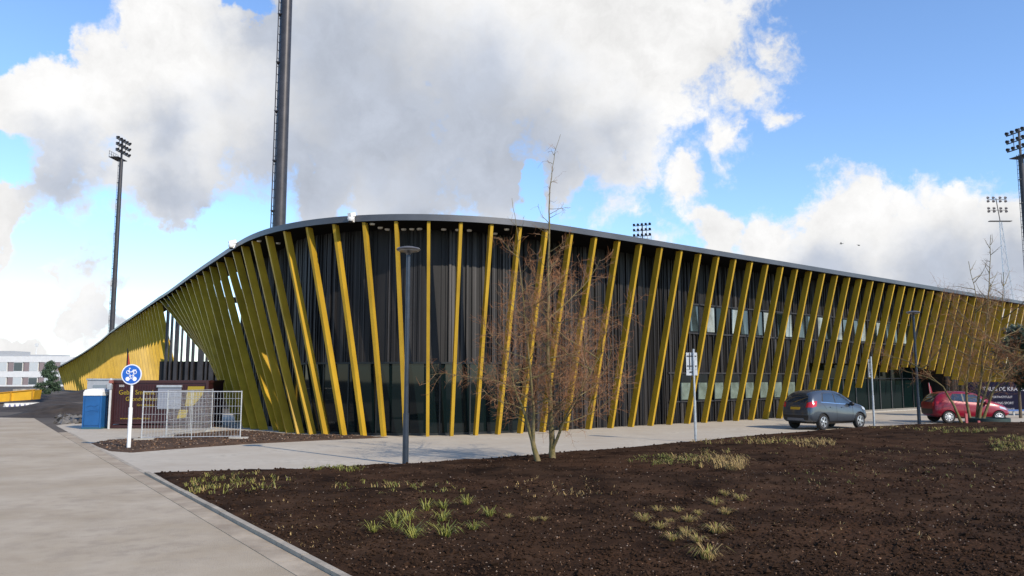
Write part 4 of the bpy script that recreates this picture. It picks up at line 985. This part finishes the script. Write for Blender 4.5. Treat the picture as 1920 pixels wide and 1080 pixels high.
    for q in spec['tailB']: patch('tail_light', q, 'B', mat('tail_red', (.50, .015, .02), .15, 0, spec=.8), t_, .008, 6, 6)
    for q in spec['plate']: patch('number_plate', q, 'B', mat('plate_yellow', (.55, .30, .02), .5), t_, .016, 4, 2)
    for q in spec['bump']: patch('bumper_trim', q, 'B', black, t_, .008, 12, 4)
    for q in spec.get('grab', []): patch('tailgate_strip', q, 'B', chrome, t_, .014, 8, 2)
    for q in spec.get('diff', []): patch('skid_plate', q, 'B', mat('skid_grey', (.12, .125, .14), .5), t_, .02, 10, 3)
    for q in spec['tseam']: patch('tailgate_seam', q, 'B', black, t_, .003, 10, 1)
    if spec.get('spoil'):
        x0, x1, y, z = spec['spoil']; mb = MB(); mb.hexa([(x0, -y, z), (x1, -y, z + .03), (x1, y, z + .03), (x0, y, z), (x0, -y, z + .035), (x1, -y, z + .075), (x1, y, z + .075), (x0, y, z + .035)]); mb.build('spoiler', paint, t_)
    if spec.get('rails'):
        for s in (-1, 1):
            x0, x1, y, z = spec['rails']; mb = MB(); mb.tube([(x0, s * y, z), (x0 + .1, s * y, z + .05), ((x0 + x1) / 2, s * y, z + .075), (x1 - .1, s * y, z + .03), (x1, s * y, z - .03)], .02, 8); mb.build('roof_rail', alu, t_)
    for x in wheels:
        for s in (-1, 1):
            M = Matrix.Translation((x, s * (spec['hw'] - .095), wr)) @ Matrix.Rotation(R(-90 * s), 4, 'X')
            mb = MB(); mb.lathe([(wr * .66, -.10), (wr * .92, -.105), (wr, -.08), (wr, .08), (wr * .92, .105), (wr * .66, .10), (wr * .64, .06)], 36, M); wh = mb.build('wheel', rubber, t_); shade(wh, 40)
            mb = MB(); mb.lathe([(wr * .69, .055), (wr * .69, .098), (wr * .62, .104), (wr * .60, .07), (wr * .58, .04)], 32, M)
            ns = spec['spokes']
            for j in range(ns):
                a = 2 * math.pi * j / ns
                for da in ((-.13, .13) if ns < 7 else (0,)):
                    Mx = M @ Matrix.Rotation(a + da, 4, 'Z'); mb.box((0, 0, 0), (.0, .0, .0)) if False else None
                    vs = [Mx @ Vector(v) for v in ((.03, -.03, .06), (wr * .63, -.026, .055), (wr * .63, .026, .055), (.03, .03, .06), (.03, -.026, .095), (wr * .63, -.02, .092), (wr * .63, .02, .092), (.03, .026, .095))]; mb.hexa(vs)
            mb.lathe([(.06, .05), (.06, .10), (.04, .108)], 16, M); ro = mb.build('rim', spec['rimm'], wh)
            mb = MB(); mb.lathe([(wr * .655, .02), (wr * .655, .03)], 24, M); mb.build('brake_disc', black, wh)
    return t_
suv = [(-2.10, .46, .74, .84, .60, .60, .52), (-2.05, .36, .88, 1.02, .78, .76, .65), (-1.94, .30, 1.02, 1.28, .85, .84, .68), (-1.80, .27, 1.12, 1.50, .87, .86, .66), (-1.58, .25, 1.15, 1.625, .88, .87, .62), (-1.15, .23, 1.12, 1.685, .885, .87, .63),
       (-.6, .22, 1.07, 1.70, .88, .87, .64), (-.1, .22, 1.03, 1.68, .88, .865, .64), (.3, .22, 1.01, 1.60, .88, .86, .63), (.68, .22, 1.0, 1.43, .88, .86, .63), (1.0, .23, 1.0, 1.23, .88, .85, .66), (1.2, .24, .99, 1.12, .88, .84, .70),
       (1.55, .26, .97, 1.06, .87, .82, .68), (1.82, .30, .90, .97, .83, .77, .6), (1.98, .36, .76, .83, .74, .70, .5), (2.06, .44, .64, .70, .58, .55, .42)]
graph = mat('graphite_paint', (.075, .088, .108), .28, .5, .05, 2, coat=.8)
sp1 = dict(dlo=[(-1.30, 1.15), (.90, 1.03), (.36, 1.50), (-1.06, 1.56)], lip=.03, hw=.88, sill=.36, side=[[(-1.20, 1.17), (-.38, 1.11), (-.38, 1.55), (-1.04, 1.53)], [(-.32, 1.105), (.80, 1.06), (.34, 1.46), (-.32, 1.55)]], trim=[[(-1.34, 1.155), (.86, 1.02), (.86, 1.045), (-1.34, 1.185)]], chrome=1,
           seams=[[(-.335, .36), (-.32, .36), (-.32, 1.05), (-.335, 1.05)], [(.76, .45), (.775, .45), (.84, .98), (.825, .98)], [(-1.02, .86), (-1.0, .86), (-1.2, 1.08), (-1.22, 1.08)]],
           handles=[[(-.78, .93), (-.55, .93), (-.55, .97), (-.78, .97)], [(.02, .91), (.25, .91), (.25, .95), (.02, .95)]], sills=[[(-.86, .27), (.88, .27), (.88, .36), (-.86, .36)]],
           tailS=[[(-1.96, .94), (-1.70, 1.0), (-1.58, 1.22), (-1.84, 1.20)]], headS=[[(1.55, .84), (1.84, .76), (1.78, .90), (1.53, .96)]], mirror=(.66, 1.08), rearw=[[(-.62, 1.16), (.62, 1.16), (.52, 1.53), (-.52, 1.53)]], front=[[(-.66, 1.05), (.66, 1.05), (.53, 1.5), (-.53, 1.5)]],
           tailB=[[(-.82, .96), (-.56, .95), (-.60, 1.14), (-.78, 1.20)], [(.56, .95), (.82, .96), (.78, 1.20), (.60, 1.14)]], plate=[[(-.27, .85), (.27, .85), (.27, .96), (-.27, .96)]], bump=[[(-.66, .42), (.66, .42), (.72, .62), (-.72, .62)]],
           grab=[[(-.22, 1.0), (.22, 1.0), (.22, 1.025), (-.22, 1.025)]], diff=[[(-.5, .40), (.5, .40), (.44, .5), (-.44, .5)]], tseam=[[(-.62, .70), (.62, .70), (.62, .712), (-.62, .712)]], spokes=5, rimm=silver)
A = atz(1541, 806.5); B = atz(1608, 803.5); hd = math.atan2(B.y - A.y, B.x - A.x); hv = Vector((math.cos(hd), math.sin(hd), 0)); side = Vector((-hv.y, hv.x, 0))
cc = A + hv * 1.25 + side * .80; cc.z = .004
dkc = make_car('parked_car', 'dark grey compact car seen from behind, parked on the path between the two grey signs', suv, (-1.25, 1.30), .335, graph, cc, hd, sp1); dkc.scale = (.95, 1, 1.05)
hat = [(-1.81, .44, .70, .78, .54, .54, .48), (-1.76, .34, .85, 1.0, .70, .68, .58), (-1.62, .28, .95, 1.23, .78, .76, .60), (-1.42, .25, 1.0, 1.40, .81, .80, .57), (-1.1, .22, 1.0, 1.48, .82, .81, .57), (-.6, .2, .95, 1.505, .825, .81, .58), (-.1, .2, .91, 1.49, .82, .80, .58),
       (.3, .2, .88, 1.41, .82, .80, .57), (.7, .2, .87, 1.20, .82, .79, .60), (1.0, .21, .87, 1.03, .815, .78, .64), (1.3, .23, .84, .94, .80, .74, .60), (1.55, .28, .74, .83, .74, .68, .52), (1.72, .34, .62, .69, .62, .56, .42), (1.81, .42, .54, .58, .48, .44, .32)]
red = mat('red_paint', (.22, .003, .018), .32, .1, .05, 2, coat=.35)
sp2 = dict(dlo=[(-1.10, 1.06), (.68, .92), (.22, 1.33), (-.84, 1.38)], lip=.014, hw=.82, sill=.27, side=[[(-1.06, 1.07), (-.46, 1.0), (-.46, 1.36), (-.84, 1.35)], [(-.38, 1.0), (.62, .93), (.22, 1.30), (-.38, 1.37)]], trim=[[(-.45, 1.0), (-.39, 1.0), (-.39, 1.37), (-.45, 1.37)]],
           seams=[[(-.43, .32), (-.42, .32), (-.42, .98), (-.43, .98)], [(.66, .38), (.67, .38), (.66, .90), (.65, .90)]], handles=[[(-.36, .85), (-.16, .85), (-.16, .885), (-.36, .885)]], sills=[[(-.76, .22), (.74, .22), (.74, .27), (-.76, .27)]],
           tailS=[[(-1.70, .78), (-1.58, .82), (-1.54, 1.02), (-1.64, 1.02)]], headS=[[(1.22, .70), (1.58, .60), (1.50, .72), (1.2, .80)]], mirror=(.56, .95), mm=red, rearw=[], boot=[(-.55, .98), (.55, .98), (.45, 1.36), (-.45, 1.36)], front=[[(-.58, .98), (.58, .98), (.46, 1.36), (-.46, 1.36)]],
           tailB=[[(-.66, .78), (-.55, .78), (-.53, 1.0), (-.62, 1.0)], [(.55, .78), (.66, .78), (.62, 1.0), (.53, 1.0)]], plate=[], bump=[[(-.56, .42), (.56, .42), (.60, .66), (-.60, .66)]], tseam=[], spokes=8, rimm=mat('white_hubcap', (.68, .69, .70), .4, .2))
A = atz(1778.5, 793.5); B = atz(1871, 790.5); hd = R(-3); hv = Vector((math.cos(hd), math.sin(hd), 0)); side = Vector((-hv.y, hv.x, 0)); sc2 = 1.09
cc = A + hv * 1.15 * sc2 + side * .72 * sc2; cc.z = .004
rc_ = make_car('parked_car', 'small red three door hatchback parked behind the splayed bare tree', hat, (-1.15, 1.15), .29, red, cc, hd, sp2); rc_.scale = (min(sc2, 1.12),) * 3
# slim red flag by the entrance
q = aty(1746, 760, 53); t_ = thing('feather_flag', 'slim leaning red flag standing behind the rear of the red hatchback by the entrance', 'flag', (q.x, 53, 0)); mb = MB(); mb.tube([(0, 0, 0), (0, 0, 1.1), (-.06, 0, 2.0)], .02, 6); mb.build('pole', alu, t_)
mb = MB(); mb.hexa([(-.02, -.008, .95), (.24, -.008, .8), (.24, .008, .8), (-.02, .008, .95), (-.12, -.008, 2.0), (.04, -.008, 1.75), (.04, .008, 1.75), (-.12, .008, 2.0)]); mb.build('cloth', mat('flag_red', (.26, .015, .03), .7), t_)

# navy banner
Y = 50.0; a = aty(1812, 775, Y); zt_ = aty(1850, 716, Y).z; bn = thing('banner_board', 'navy blue banner board with white lettering at the right edge', 'banner', (a.x, Y, 0), R(6)); nav = mat('banner_navy', (.007, .007, .022), .7, spec=.08)
bw = 6.4; mb = MB(); mb.box((bw / 2, 0, (zt_ + .28) / 2), (bw, .06, zt_ - .28)); mb.build('board', nav, bn)
mb = MB(); 
for x in (.3, bw / 2, bw - .3): mb.box((x, .08, zt_ / 2), (.08, .08, zt_))
mb.build('frame', alu, bn); mb = MB(); mb.box((bw / 2, -.045, .31), (bw, .02, .1)); mb.build('foot_strip', mat('banner_blue', (.05, .12, .32), .5), bn)
wt = mat('banner_white', (.36, .36, .40), .7)
for s_, z, sz, x in (('THUIS DE KRAAIEN', zt_ - .56, .36, 1.15), ('SPORTINSTITUUT', zt_ - 1.0, .19, 1.6), ('TRAINING SPORT', zt_ - 1.38, .21, 1.5), ('SPORTMASSAGE', zt_ - 1.76, .2, 1.75)): text_mesh('lettering', s_, sz, wt, bn, (x, -.034, z), rx)

# two birds
for px, py, lb in ((1577, 457, 'tiny dark bird flying left in the cloud above the roof'), (1610, 460, 'tiny dark bird flying right in the cloud above the roof')):
    q = aty(px, py, 120); mb = MB()
    mb.lathe([(.01, -.26), (.05, -.15), (.075, 0), (.05, .14), (.015, .22)], 8, Matrix.Rotation(R(90), 4, 'Y'))
    for s in (-1, 1): mb.add([(.08, 0, .02), (-.08, 0, .02), (-.04, s * .26, .12), (.06, s * .26, .12), (-.10, s * .5, .05)], [(0, 1, 2, 3), (2, 4, 3)])
    mb.add([(-.2, -.05, 0), (-.2, .05, 0), (-.36, .07, 0), (-.36, -.07, 0)], [(0, 1, 2, 3)])
    o = mb.build('bird', black); o.location = q; o.rotation_euler = (.3, .1, 2.8 if px < 1600 else .3); tag(o, lb, 'bird')
